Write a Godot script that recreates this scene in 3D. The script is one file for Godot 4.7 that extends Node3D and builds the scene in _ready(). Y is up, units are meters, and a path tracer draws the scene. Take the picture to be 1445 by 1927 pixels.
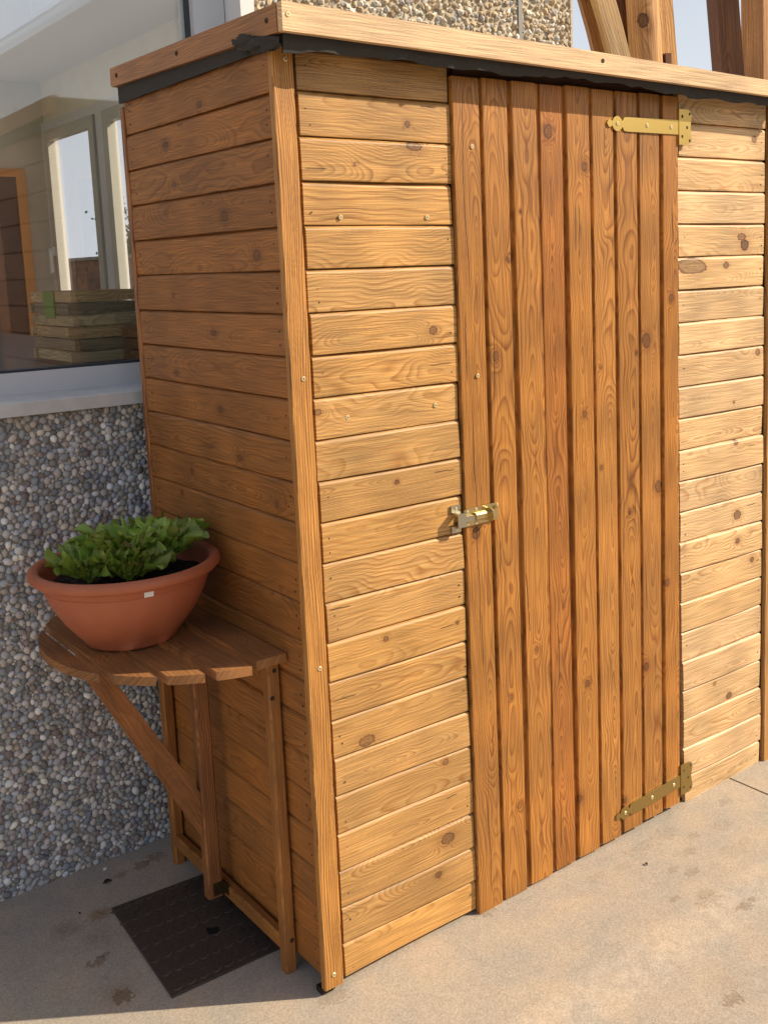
extends Node3D
# Units of the layout: one cladding board is one unit high; U metres each.
const U := 0.08
const Y0 := 23.09
const GX := 0.0156

var pages := {}
var jobs: Array = []
var fib := PackedByteArray()
var wav := PackedByteArray()
var taken := {}
var mats := {}


# ---------------------------------------------------------------- helpers
static func V(x: float, y: float, z: float) -> Vector3:
	return Vector3(x * U, (y + Y0) * U, z * U)

static func ground_y(x: float) -> float:
	return -Y0 + GX * x

class MB:
	var v := PackedVector3Array()
	var n := PackedVector3Array()
	var t := PackedVector2Array()
	var c := PackedColorArray()
	var col := Color(1, 1, 1)
	func put(p: Vector3, nn: Vector3, uv: Vector2) -> void:
		v.append(p); n.append(nn); t.append(uv); c.append(col)
	func tri(a: Vector3, b: Vector3, d: Vector3, na: Vector3, nb: Vector3, nd: Vector3, ua: Vector2, ub: Vector2, ud: Vector2) -> void:
		if (b - a).cross(d - a).dot(na + nb + nd) > 0.0:
			put(a, na, ua); put(d, nd, ud); put(b, nb, ub)
		else:
			put(a, na, ua); put(b, nb, ub); put(d, nd, ud)
	func quad(a: Vector3, b: Vector3, d: Vector3, e: Vector3, nn: Vector3, ua := Vector2.ZERO, ub := Vector2(1, 0), ud := Vector2(1, 1), ue := Vector2(0, 1)) -> void:
		tri(a, b, d, nn, nn, nn, ua, ub, ud)
		tri(a, d, e, nn, nn, nn, ua, ud, ue)
	func box(lo: Vector3, hi: Vector3) -> void:
		var mid := (lo + hi) / 2.0
		var h := (hi - lo) / 2.0
		obox(mid, Vector3(h.x, 0, 0), Vector3(0, h.y, 0), Vector3(0, 0, h.z))
	func obox(m: Vector3, x: Vector3, y: Vector3, z: Vector3) -> void:
		var ax := [[x, y, z], [y, z, x], [z, x, y]]
		for a in ax:
			for s in [-1.0, 1.0]:
				var p: Vector3 = m + a[0] * s
				var b: Vector3 = a[1]
				var d: Vector3 = a[2]
				quad(p - b - d, p + b - d, p + b + d, p - b + d, (a[0] * s).normalized())
	func mesh() -> ArrayMesh:
		var arr := []
		arr.resize(Mesh.ARRAY_MAX)
		arr[Mesh.ARRAY_VERTEX] = v
		arr[Mesh.ARRAY_NORMAL] = n
		arr[Mesh.ARRAY_TEX_UV] = t
		arr[Mesh.ARRAY_COLOR] = c
		var m := ArrayMesh.new()
		m.add_surface_from_arrays(Mesh.PRIMITIVE_TRIANGLES, arr)
		return m

func numbered(called: String) -> String:
	var k: int = taken.get(called, 0)
	taken[called] = k + 1
	return called if k == 0 else "%s_%03d" % [called, k]

func thing(called: String, label: String, category: String, at := Vector3.ZERO, group := "") -> Node3D:
	var o := Node3D.new()
	o.name = numbered(called)
	add_child(o)
	o.position = at
	o.set_meta("label", label)
	o.set_meta("category", category)
	if group != "":
		o.set_meta("group", group)
	return o

func origin_of(p: Node) -> Vector3:
	var at := Vector3.ZERO
	while p is Node3D and p != self:
		at += p.position
		p = p.get_parent()
	return at

# commits world-space geometry as one part, its own origin at the middle of its foot
func obj(called: String, mb: MB, m: Material, parent: Node = null) -> MeshInstance3D:
	var o := MeshInstance3D.new()
	o.name = called
	var par: Node = parent if parent else self
	var base := origin_of(par)
	var lo := Vector3(1e9, 1e9, 1e9)
	var hi := -lo
	for p in mb.v:
		lo = lo.min(p); hi = hi.max(p)
	var c := Vector3((lo.x + hi.x) / 2, lo.y, (lo.z + hi.z) / 2)
	for i in mb.v.size():
		mb.v[i] -= c
	o.mesh = mb.mesh()
	o.material_override = m
	par.add_child(o, true)
	o.position = c - base
	return o

func shared(called: String, mesh: Mesh, m: Material, parent: Node, at: Transform3D) -> MeshInstance3D:
	var o := MeshInstance3D.new()
	o.name = called
	o.mesh = mesh
	o.material_override = m
	parent.add_child(o, true)
	at.origin -= origin_of(parent)
	o.transform = at
	return o

func struct(o: Node) -> Node:
	o.set_meta("kind", "structure")
	return o

func plain(key: String, c: Color, rough := 0.8, metal := 0.0, spec := 0.5) -> StandardMaterial3D:
	if mats.has(key):
		return mats[key]
	var m := StandardMaterial3D.new()
	m.resource_name = key
	m.albedo_color = c
	m.roughness = rough
	m.metallic = metal
	m.metallic_specular = spec
	mats[key] = m
	return m

# ---------------------------------------------------------------- wood
func page(key: String, h: int, rough: float, spec := 0.5) -> void:
	var m := StandardMaterial3D.new()
	m.resource_name = "wood_" + key
	m.roughness = rough
	m.metallic_specular = spec
	pages[key] = {"h": h, "x": 0, "y": 0, "row": 0, "mat": m, "img": Image.create(2048, h, false, Image.FORMAT_RGB8), "bump": Image.create(2048, h, false, Image.FORMAT_L8)}

func strip(key: String, w: float, h: float, o: Dictionary) -> Dictionary:
	var p: Dictionary = pages[key]
	var iw := mini(int(ceil(w)) + 4, 2044)
	var ih := int(ceil(h)) + 4
	if p.x + iw > 2048:
		p.x = 0
		p.y += p.row
		p.row = 0
	p.row = maxi(p.row, ih)
	if p.y + ih > p.h:
		push_error("page full " + key)
		p.y = 0
	var s := {"page": p, "x": p.x, "y": p.y, "w": iw, "h": ih, "o": o, "mat": p.mat}
	p.x += iw
	jobs.append(s)
	return s

static func su(s: Dictionary, u: float, v: float) -> Vector2:
	var k: float = s.o.get("k", 1.0)
	return Vector2((s.x + clampf(u * k, 1.0, s.w - 1.0)) / 2048.0, (s.y + clampf(v * k, 1.0, s.h - 1.0)) / float(s.page.h))

func paint(s: Dictionary) -> void:
	var o: Dictionary = s.o
	var w: int = s.w
	var h: int = s.h
	var rng := RandomNumberGenerator.new()
	rng.seed = o.seed
	var px := PackedByteArray(); px.resize(w * h * 3)
	var bp := PackedByteArray(); bp.resize(w * h)
	var e: Color = o.e
	var l: Color = o.l
	var er := e.r * 255.0; var eg := e.g * 255.0; var eb := e.b * 255.0
	var dr := l.r * 255.0 - er; var dg := l.g * 255.0 - eg; var db := l.b * 255.0 - eb
	var inv: float = 1.0 / o.get("rw", 5.0)
	var con: float = o.get("con", 1.0)
	var wob: float = o.get("wob", 0.06)
	var tone: float = o.get("tone", 0.10)
	var fb: float = o.get("fibre", 0.0021)
	var nz := FastNoiseLite.new()
	nz.seed = o.seed
	nz.frequency = 0.0017
	nz.fractal_octaves = 2
	nz.fractal_gain = 0.32
	var v0: float = h * o.get("v0", rng.randf_range(0.2, 0.8))
	var h0: float = o.get("h0", rng.randf_range(-16.0, 22.0))
	var amp_h: float = o.get("ah", 42.0)
	var slope: float = o.get("slope", rng.randf_range(-0.03, 0.03))
	var ox := rng.randi() & 1023
	var oy := rng.randi() & 1023
	var ph := rng.randf() * 6.0
	var knots: Array = o.get("knots", [])
	var sap: float = o.get("sap", 0.0)
	for x in w:
		var vcx := v0 + nz.get_noise_1d(x * 1.0) * 12.0
		var hx := h0 + slope * (x - w * 0.5) + nz.get_noise_1d(x * 1.0 + 5000.0) * amp_h
		hx *= hx
		var act: Array = []
		for k in knots:
			if absf(x - k[0]) < k[2] * 7.0:
				act.append(k)
		var bl := nz.get_noise_1d(x * 3.0 + 900.0) * tone
		var fx := ((x >> 4) + ox) & 1023
		var wx := ((x >> 1) + ox) & 1023
		for y in h:
			var dv := y - vcx
			var r := sqrt(dv * dv + hx)
			var f: int = fib[((((y * 6 + oy) & 1023) << 10) | fx)] - 128
			var g: int = wav[((((y + oy) & 1023) << 10) | wx)] - 128
			r += g * wob
			var core := 0.0
			var halo := 0.0
			var dark := 0.5
			for k in act:
				var du: float = (x - k[0]) / k[2]
				var dk: float = (y - k[1]) / k[2]
				var d2 := du * du * 0.11 + dk * dk * 0.42
				if d2 < 7.0:
					r += exp(-d2) * k[2] * 2.6
				var dc := sqrt(du * du * k[4] + dk * dk) + g * 0.0035 + f * 0.0012
				if dc < 1.0:
					core = maxf(core, 0.62 + 0.5 * smoothstep(0.72, 0.92, dc) + 0.09 * sin(dc * 14.0 + g * 0.05))
					dark = k[3]
				elif dc < 2.6:
					halo = maxf(halo, (2.6 - dc) / 1.6 * (0.3 + k[3]))
			var p := r * inv + 0.3 * sin(r * 0.17 + ph)
			var t := p - floorf(p)
			var lt := pow(t, 2.7)
			if t > 0.88:
				lt *= (1.0 - t) * 8.3
			lt *= con * (0.98 + g * 0.0035)
			var sc := 1.0 + f * fb + bl + sap * (float(y) / h - 0.5)
			var m := lt + halo * 0.35
			var i := y * w + x
			var rr := (er + dr * m) * sc
			var gg := (eg + dg * m) * sc
			var bb := (eb + db * m) * sc
			if core > 0.0:
				var q := clampf(core * (0.35 + dark * 0.75), 0.0, 0.97)
				rr = lerpf(rr, 72.0, q); gg = lerpf(gg, 42.0, q); bb = lerpf(bb, 24.0, q)
			i *= 3
			px[i] = clampi(int(rr), 0, 255)
			px[i + 1] = clampi(int(gg), 0, 255)
			px[i + 2] = clampi(int(bb), 0, 255)
			bp[y * w + x] = clampi(int(150.0 + f * 0.35 - lt * 70.0 + core * 30.0), 0, 255)
	for c in o.get("cracks", []):
		for x in range(maxi(0, int(c[0])), mini(w, int(c[1]))):
			var y := int(c[2] + nz.get_noise_1d(x * 2.0 + 333.0) * 7.0)
			var f := sin(PI * (x - c[0]) / (c[1] - c[0]))
			for dy in 2:
				if y + dy < 1 or y + dy >= h - 1: continue
				var q := ((y + dy) * w + x) * 3
				var k := 1.0 - (0.72 if dy == 0 else 0.35) * minf(1.0, f * 2.5)
				px[q] = int(px[q] * k); px[q + 1] = int(px[q + 1] * k * 0.95); px[q + 2] = int(px[q + 2] * k * 0.9)
				bp[(y + dy) * w + x] = int(bp[(y + dy) * w + x] * (0.3 if dy == 0 else 0.7))
	s.px = px
	s.bp = bp

func run_jobs(pages_only := true) -> void:
	var task := WorkerThreadPool.add_group_task(func(i: int) -> void: paint(jobs[i]), jobs.size(), 4, true)
	WorkerThreadPool.wait_for_group_task_completion(task)
	for s in jobs:
		var p: Dictionary = s.page
		p.img.blit_rect(Image.create_from_data(s.w, s.h, false, Image.FORMAT_RGB8, s.px), Rect2i(0, 0, s.w, s.h), Vector2i(s.x, s.y))
		p.bump.blit_rect(Image.create_from_data(s.w, s.h, false, Image.FORMAT_L8, s.bp), Rect2i(0, 0, s.w, s.h), Vector2i(s.x, s.y))
	for key in pages:
		var p: Dictionary = pages[key]
		p.mat.albedo_texture = ImageTexture.create_from_image(p.img)
		p.mat.heightmap_enabled = true
		p.mat.heightmap_scale = 0.035
		p.mat.heightmap_texture = ImageTexture.create_from_image(p.bump)

# a profile (a, b) swept along ax; vv is each corner's place across the board in millimetres
func prism(mb: MB, prof: Array, vv: Array, o: Vector3, ax: Vector3, aa: Vector3, bb: Vector3, s: Dictionary, n := 1, bend := 0.0, twist := 0.0, u0 := 0.0) -> void:
	var len_mm := ax.length() * 1000.0
	var np := prof.size()
	var area := 0.0
	for i in np:
		var p: Vector2 = prof[i]
		var q: Vector2 = prof[(i + 1) % np]
		area += p.x * q.y - q.x * p.y
	var sg := 1.0 if area > 0.0 else -1.0
	var en := []
	for i in np:
		var d: Vector2 = (prof[(i + 1) % np] - prof[i]).normalized()
		en.append(Vector2(d.y, -d.x) * sg)
	for j in n:
		for i in np:
			var i2 := (i + 1) % np
			var e0: Vector2 = en[i]
			var ep: Vector2 = en[(i - 1 + np) % np]
			var ex: Vector2 = en[i2]
			var n0: Vector2 = (e0 + ep).normalized() if e0.dot(ep) > 0.75 else e0
			var n1: Vector2 = (e0 + ex).normalized() if e0.dot(ex) > 0.75 else e0
			var q := []
			var uv := []
			for c in [[0, i], [1, i], [1, i2], [0, i2]]:
				var f := float(j + c[0]) / n
				var pr: Vector2 = prof[c[1]]
				q.append(o + ax * f + aa * pr.x + bb * (pr.y + bend * sin(PI * f) + twist * (f - 0.5) * pr.x))
				var vm: float = vv[i] if c[1] == i else vv[i + 1]
				uv.append(su(s, u0 + len_mm * f, vm))
			var a0 := (aa * n0.x + bb * n0.y).normalized()
			var a1 := (aa * n1.x + bb * n1.y).normalized()
			mb.tri(q[0], q[1], q[2], a0, a0, a1, uv[0], uv[1], uv[2])
			mb.tri(q[0], q[2], q[3], a0, a1, a1, uv[0], uv[2], uv[3])
	var pk := PackedVector2Array(prof)
	var idx := Geometry2D.triangulate_polygon(pk)
	for f in [0.0, 1.0]:
		var nn: Vector3 = ax.normalized() * (1.0 if f > 0.5 else -1.0)
		for k in range(0, idx.size(), 3):
			var q := []
			var uv := []
			for m in 3:
				var pr: Vector2 = prof[idx[k + m]]
				q.append(o + ax * f + aa * pr.x + bb * (pr.y + twist * (f - 0.5) * pr.x))
				uv.append(su(s, u0 + len_mm * f + (pr.y * 60.0), vv[idx[k + m]]))
			mb.tri(q[0], q[1], q[2], nn, nn, nn, uv[0], uv[1], uv[2])

# a plain timber with eased edges: from o along ax, wa by wb in section (all in metres)
func timber(mb: MB, o: Vector3, ax: Vector3, aa: Vector3, bb: Vector3, wa: float, wb: float, s: Dictionary, n := 1, bend := 0.0, ease := 0.002) -> void:
	var r := ease
	var prof := [Vector2(r, 0), Vector2(wa - r, 0), Vector2(wa, r), Vector2(wa, wb - r), Vector2(wa - r, wb), Vector2(r, wb), Vector2(0, wb - r), Vector2(0, r)]
	var a := wa * 1000.0
	var b := wb * 1000.0
	var vv := [0.0, a, a, a + b, a + b, a * 2 + b, a * 2 + b, (a + b) * 2.0, (a + b) * 2.0]
	var hmax: float = s.h - 2.0
	for i in vv.size():
		vv[i] = hmax - absf(fposmod(vv[i], 2.0 * hmax) - hmax)
	prism(mb, prof, vv, o, ax, aa.normalized(), bb.normalized(), s, n, bend)

func seg_vv(prof: Array, total: float) -> Array:
	var out := [0.0]
	for i in prof.size():
		out.append(out[-1] + (prof[(i + 1) % prof.size()] - prof[i]).length() * 1000.0)
	for i in out.size():
		out[i] = minf(out[i], total)
	return out

# a flat outline in the plane (x, y) with thickness along z
func plate(mb: MB, pts: Array, place: Transform3D, z0: float, z1: float, s = null) -> void:
	var pk := PackedVector2Array(pts)
	var idx := Geometry2D.triangulate_polygon(pk)
	var nz := place.basis.z.normalized()
	for side in 2:
		var z := z1 if side == 0 else z0
		for k in range(0, idx.size(), 3):
			var q := []
			var uv := []
			for m in 3:
				var p: Vector2 = pts[idx[k + m]]
				q.append(place * Vector3(p.x, p.y, z))
				uv.append(p if s == null else su(s, p.x * 1000.0, p.y * 1000.0))
			var nn := nz if side == 0 else -nz
			mb.tri(q[0], q[1], q[2], nn, nn, nn, uv[0], uv[1], uv[2])
	var area := 0.0
	for i in pts.size():
		var p: Vector2 = pts[i]
		var q: Vector2 = pts[(i + 1) % pts.size()]
		area += p.x * q.y - q.x * p.y
	for i in pts.size():
		var p: Vector2 = pts[i]
		var q: Vector2 = pts[(i + 1) % pts.size()]
		var d := (q - p).normalized()
		var nn := (place.basis * Vector3(d.y, -d.x, 0) * (1.0 if area > 0 else -1.0)).normalized()
		var uv := [Vector2.ZERO, Vector2.ZERO, Vector2.ZERO, Vector2.ZERO]
		if s != null:
			uv = [su(s, p.x * 1000, p.y * 1000), su(s, q.x * 1000, q.y * 1000), su(s, q.x * 1000, q.y * 1000 + 12), su(s, p.x * 1000, p.y * 1000 + 12)]
		mb.quad(place * Vector3(p.x, p.y, z0), place * Vector3(q.x, q.y, z0), place * Vector3(q.x, q.y, z1), place * Vector3(p.x, p.y, z1), nn, uv[0], uv[1], uv[2], uv[3])

# radius-height outline turned round the y axis
func lathe(mb: MB, prof: Array, c: Vector3, n := 48, smooth := true) -> void:
	for j in prof.size() - 1:
		var p: Vector2 = prof[j]
		var q: Vector2 = prof[j + 1]
		var d := (q - p).normalized()
		var e0 := Vector2(d.y, -d.x)
		var n0 := e0
		var n1 := e0
		if smooth and j > 0:
			var g: Vector2 = (p - prof[j - 1]).normalized()
			var en := Vector2(g.y, -g.x)
			if en.dot(e0) > 0.6: n0 = (en + e0).normalized()
		if smooth and j < prof.size() - 2:
			var g: Vector2 = (prof[j + 2] - q).normalized()
			var en := Vector2(g.y, -g.x)
			if en.dot(e0) > 0.6: n1 = (en + e0).normalized()
		for i in n:
			var a := TAU * i / n
			var b := TAU * (i + 1) / n
			var ca := Vector3(cos(a), 0, sin(a))
			var cb := Vector3(cos(b), 0, sin(b))
			var up := Vector3.UP
			var pa := c + ca * p.x + up * p.y
			var pb := c + cb * p.x + up * p.y
			var qa := c + ca * q.x + up * q.y
			var qb := c + cb * q.x + up * q.y
			var na0 := ca * n0.x + up * n0.y
			var nb0 := cb * n0.x + up * n0.y
			var na1 := ca * n1.x + up * n1.y
			var nb1 := cb * n1.x + up * n1.y
			if p.x > 1e-6:
				mb.tri(pa, pb, qb, na0, nb0, nb1, Vector2(i, p.y), Vector2(i + 1, p.y), Vector2(i + 1, q.y))
			if q.x > 1e-6:
				mb.tri(pa, qb, qa, na0, nb1, na1, Vector2(i, p.y), Vector2(i + 1, q.y), Vector2(i, q.y))

func screw_mesh() -> ArrayMesh:
	var mb := MB.new()
	lathe(mb, [Vector2(0.0, -0.0025), Vector2(0.0016, -0.0025), Vector2(0.0017, 0.0013), Vector2(0.0038, 0.0013), Vector2(0.0047, 0.0004), Vector2(0.0047, -0.001)].map(func(p): return p), Vector3.ZERO, 14, false)
	return mb.mesh()

func stone_mesh(sd: int, rough: float, cuts: int, flat: bool) -> ArrayMesh:
	var rng := RandomNumberGenerator.new()
	rng.seed = sd
	var m := SphereMesh.new()
	m.radius = 0.5
	m.height = 1.0
	m.radial_segments = 9 if not flat else 7
	m.rings = 5 if not flat else 3
	var arr := m.get_mesh_arrays()
	var vs: PackedVector3Array = arr[Mesh.ARRAY_VERTEX]
	var ix: PackedInt32Array = arr[Mesh.ARRAY_INDEX]
	var nz := FastNoiseLite.new()
	nz.seed = sd
	nz.frequency = 0.9
	var planes := []
	for k in cuts:
		planes.append(Vector3(rng.randf_range(-1, 1), rng.randf_range(-0.4, 1), rng.randf_range(-1, 1)).normalized())
	for i in vs.size():
		var p := vs[i]
		p *= 1.0 + rough * nz.get_noise_3dv(p * 1.4)
		for q in planes:
			var over: float = p.dot(q) - (0.27 if flat else 0.40)
			if over > 0.0:
				p -= q * over * (1.0 if flat else 0.75)
		vs[i] = p
	var st := SurfaceTool.new()
	st.begin(Mesh.PRIMITIVE_TRIANGLES)
	if flat:
		st.set_smooth_group(-1)
	for i in ix:
		st.add_vertex(vs[i])
	if not flat:
		st.index()
	st.generate_normals()
	return st.commit()

func noise_bytes(sd: int, fx: float, oct: int) -> PackedByteArray:
	var nz := FastNoiseLite.new()
	nz.seed = sd
	nz.noise_type = FastNoiseLite.TYPE_SIMPLEX_SMOOTH
	nz.frequency = fx
	nz.fractal_octaves = oct
	return nz.get_seamless_image(1024, 1024).get_data()

func C8(r: int, g: int, b: int) -> Color:
	return Color8(r, g, b)

func vary(c: Color, rng: RandomNumberGenerator, a := 0.07, hue := 0.03) -> Color:
	var k := 1.0 + rng.randf_range(-a, a)
	var t := rng.randf_range(-hue, hue)
	return Color(clampf(c.r * k * (1 + t * 0.5), 0, 1), clampf(c.g * k, 0, 1), clampf(c.b * k * (1 - t * 1.6), 0, 1))


func _ready() -> void:
	# ------------------------------------------------------------ camera, sky, sun
	var cam := Camera3D.new()
	cam.name = "camera"
	cam.projection = Camera3D.PROJECTION_FRUSTUM
	cam.near = 0.05
	cam.far = 600.0
	cam.size = 0.95824 * cam.near
	cam.frustum_offset = Vector2(-0.07642, -0.07893) * cam.near
	cam.transform = Transform3D(Basis(Vector3(0.779, -0.033, 0.626), Vector3(0.120, 0.988, -0.098), Vector3(-0.615, 0.152, 0.774)).orthonormalized(), V(-12.556, -4.994, 21.687))
	add_child(cam)
	cam.make_current()

	var env := Environment.new()
	env.background_mode = Environment.BG_SKY
	var skm := ProceduralSkyMaterial.new()
	skm.sky_top_color = Color(0.34, 0.44, 0.62)
	skm.sky_horizon_color = Color(0.95, 0.975, 1.0)
	skm.sky_curve = 0.5
	skm.sky_energy_multiplier = 0.92
	skm.ground_bottom_color = Color(0.33, 0.30, 0.26)
	skm.ground_horizon_color = Color(0.62, 0.60, 0.56)
	skm.ground_energy_multiplier = 0.5
	skm.sun_angle_max = 70.0
	skm.sun_curve = 0.35
	var sky := Sky.new()
	sky.sky_material = skm
	env.sky = sky
	env.tonemap_mode = Environment.TONE_MAPPER_LINEAR
	env.tonemap_exposure = 1.17
	env.sdfgi_enabled = true
	env.ssao_enabled = true
	env.ssil_enabled = true
	var we := WorldEnvironment.new()
	we.name = "world_environment"
	we.environment = env
	add_child(we)

	var sun := DirectionalLight3D.new()
	sun.name = "sun"
	sun.light_energy = 1.6
	sun.light_color = Color(1.0, 0.935, 0.83)
	sun.light_angular_distance = 0.5
	sun.shadow_enabled = true
	add_child(sun)
	sun.look_at_from_position(Vector3(1.4, 1.16, 1.0) * 10.0, Vector3.ZERO)

	fib = noise_bytes(5, 0.09, 2)
	wav = noise_bytes(9, 0.012, 2)
	page("front", 1024, 0.5)
	page("trim", 512, 0.5)
	page("door", 768, 0.42)
	page("side", 768, 0.6)
	page("misc", 2048, 0.7)

	build_ground()
	build_building()
	build_shed()
	build_table()
	build_pot()
	build_cover()
	build_posts()
	build_far()
	build_litter()
	run_jobs()


# ---------------------------------------------------------------- the ground
func build_ground() -> void:
	var w := 2048
	var h := 1536
	var ppu := w / 26.0
	var grain := FastNoiseLite.new()
	grain.seed = 31
	grain.noise_type = FastNoiseLite.TYPE_VALUE
	grain.frequency = 0.4
	grain.fractal_octaves = 2
	var gb := grain.get_seamless_image(1024, 1024).get_data()
	var px := PackedByteArray(); px.resize(w * h * 3)
	var bp := PackedByteArray(); bp.resize(w * h)
	var rows := []
	rows.resize(16)
	var task := WorkerThreadPool.add_group_task(func(i: int) -> void:
		var a := PackedByteArray(); a.resize(w * 96 * 3)
		var b := PackedByteArray(); b.resize(w * 96)
		var rng := RandomNumberGenerator.new()
		rng.seed = 400 + i
		for yy in 96:
			var y := i * 96 + yy
			var z := y / ppu - 10.5
			var band := smoothstep(3.6, 4.2, z) * (1.0 - smoothstep(5.0, 5.7, z))
			for x in w:
				var g: int = gb[((y & 1023) << 10) | (x & 1023)] - 128
				var m: int = wav[(((y * 2) & 1023) << 10) | ((x * 2) & 1023)] - 128
				var m2: int = wav[((((y >> 1) + 300) & 1023) << 10) | (((x >> 1) + 200) & 1023)] - 128
				var k := 1.0 + g * 0.0009 + m * 0.00012 + m2 * 0.00026 + band * (0.05 + m * 0.0003)
				var r := rng.randi() & 255
				var sp := 0.0
				if r < 5:
					k *= 0.78
					sp = -30.0
				elif r > 249:
					k *= 1.15
					sp = 25.0
				var t := m2 * 0.0002
				var q := yy * w + x
				b[q] = clampi(int(128 + g * 0.30 + sp), 0, 255)
				q *= 3
				a[q] = clampi(int(178 * k * (1.0 + t)), 0, 255)
				a[q + 1] = clampi(int(166 * k), 0, 255)
				a[q + 2] = clampi(int(151 * k * (1.0 - t)), 0, 255)
		rows[i] = [a, b], 16, 4, true)
	WorkerThreadPool.wait_for_group_task_completion(task)
	px = PackedByteArray(); bp = PackedByteArray()
	for r in rows:
		px.append_array(r[0]); bp.append_array(r[1])
	# damp patches, rust and dirt that mark the concrete: x, z, radius along x, along z, strength, kind (0 patch, 1 soft rust, 2 ring)
	var st := [[-4.35, -5.25, 0.30, 0.16, 0.34, 0], [-4.1, -5.42, 0.16, 0.1, 0.3, 0], [-4.36, -3.45, 0.26, 0.30, 0.40, 0], [-4.4, -3.7, 0.55, 0.7, 0.22, 1], [-4.5, -7.3, 0.5, 0.5, 0.30, 1], [-3.5, -7.35, 0.45, 0.4, 0.5, 1], [-3.9, -6.4, 0.7, 0.9, 0.16, 1],
		[-1.6, -9.0, 0.24, 0.22, 0.35, 0], [-2.3, -8.9, 0.2, 0.16, 0.28, 0], [-1.1, -9.1, 0.3, 0.25, 0.3, 0], [9.63, 3.96, 0.42, 0.2, 0.16, 2], [9.9, 3.7, 0.28, 0.16, 0.20, 2], [10.42, 2.74, 0.26, 0.2, 0.15, 0], [10.1, 2.3, 0.2, 0.16, 0.14, 0], [6.92, 6.91, 0.3, 0.2, 0.24, 0], [9.07, 3.28, 0.22, 0.12, 0.18, 0], [10.19, 4.81, 0.24, 0.18, 0.24, 0], [10.6, 4.75, 0.14, 0.1, 0.2, 0],
		[11.41, 0.87, 0.42, 0.3, 0.14, 2], [10.3, 0.85, 0.5, 0.2, 0.15, 2], [12.0, 1.5, 0.22, 0.16, 0.14, 0], [9.2, 1.2, 0.3, 0.16, 0.12, 2], [11.2, 2.0, 0.28, 0.2, 0.13, 0], [13.2, 1.7, 0.3, 0.24, 0.12, 2], [12.3, 2.9, 0.5, 0.3, 0.09, 2], [4.7, 0.0, 0.35, 0.3, 0.2, 0], [-0.3, 0.2, 0.4, 0.3, 0.16, 0], [8.2, 1.0, 0.35, 0.14, 0.12, 2], [14.4, 0.9, 0.3, 0.2, 0.1, 0], [7.4, 6.4, 0.5, 0.6, 0.1, 1]]
	for s in st:
		var cx: float = (s[0] + 8.0) * ppu
		var cz: float = (s[1] + 10.5) * ppu
		var rx: float = s[2] * ppu
		var rz: float = s[3] * ppu
		for y in range(maxi(0, int(cz - rz * 1.8)), mini(h, int(cz + rz * 1.8))):
			for x in range(maxi(0, int(cx - rx * 1.8)), mini(w, int(cx + rx * 1.8))):
				var m: int = wav[(((y * 6) & 1023) << 10) | ((x * 6) & 1023)] - 128
				var d := sqrt(pow((x - cx) / rx, 2) + pow((y - cz) / rz, 2)) + m * 0.0055
				var f := 0.0
				if s[5] == 0:
					f = (1.0 - smoothstep(0.85, 0.98, d)) * (0.75 + 0.35 * smoothstep(0.6, 0.95, d))
				elif s[5] == 1:
					f = (1.0 - smoothstep(0.1, 1.2, d)) * (0.7 + m * 0.006)
				else:
					f = (1.0 - smoothstep(0.9, 1.0, d)) * (0.35 + 0.65 * smoothstep(0.7, 0.9, d))
				f = maxf(f, 0.0) * s[4] * 0.75
				if f > 0.0:
					var q := (y * w + x) * 3
					px[q] = int(px[q] * (1.0 - f * 0.72))
					px[q + 1] = int(px[q + 1] * (1.0 - f * 0.92))
					px[q + 2] = int(px[q + 2] * (1.0 - minf(1.0, f * 1.15)))
	var m := StandardMaterial3D.new()
	m.resource_name = "concrete"
	m.roughness = 0.88
	m.metallic_specular = 0.35
	m.albedo_texture = ImageTexture.create_from_image(Image.create_from_data(w, h, false, Image.FORMAT_RGB8, px))
	m.heightmap_enabled = true
	m.heightmap_scale = 0.12
	m.heightmap_texture = ImageTexture.create_from_image(Image.create_from_data(w, h, false, Image.FORMAT_L8, bp))
	for k in 2:
		var x0 := -120.0 if k == 0 else 15.83
		var x1 := 15.74 if k == 0 else 220.0
		var mb := MB.new()
		var c := []
		for q in [[x0, -10.3], [x1, -10.3], [x1, 260.0], [x0, 260.0]]:
			c.append([V(q[0], ground_y(q[0]), q[1]), Vector2((q[0] + 8.0) / 26.0, (q[1] + 10.5) / 19.5)])
		mb.quad(c[0][0], c[1][0], c[2][0], c[3][0], Vector3(-GX, 1, 0).normalized(), c[0][1], c[1][1], c[2][1], c[3][1])
		var e: float = x1 if k == 0 else x0
		mb.quad(V(e, ground_y(e), -10.3), V(e, ground_y(e), 260.0), V(e, ground_y(e) - 0.5, 260.0), V(e, ground_y(e) - 0.5, -10.3), Vector3(1 if k == 0 else -1, 0, 0))
		if k == 1:
			c = []
			for q in [[18.76, -160.0], [x1, -160.0], [x1, -10.3], [18.76, -10.3]]:
				c.append([V(q[0], ground_y(q[0]), q[1]), Vector2((q[0] + 8.0) / 26.0, (q[1] + 10.5) / 19.5)])
			mb.quad(c[0][0], c[1][0], c[2][0], c[3][0], Vector3(-GX, 1, 0).normalized(), c[0][1], c[1][1], c[2][1], c[3][1])
		var o := obj("concrete_pavement" if k == 0 else "concrete_pavement_001", mb, m)
		struct(o)
		o.set_meta("label", "beige concrete paving in front of the shed door" if k == 0 else "concrete paving beyond the dark joint at right")
	var g := MB.new()
	var n := Vector3(-GX, 1, 0).normalized()
	g.quad(V(-5000, ground_y(-5000) - 0.4, -5000), V(5000, ground_y(5000) - 0.4, -5000), V(5000, ground_y(5000) - 0.4, 5000), V(-5000, ground_y(-5000) - 0.4, 5000), n)
	var go := obj("ground", g, plain("earth", C8(96, 86, 70), 0.95))
	struct(go)
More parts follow.
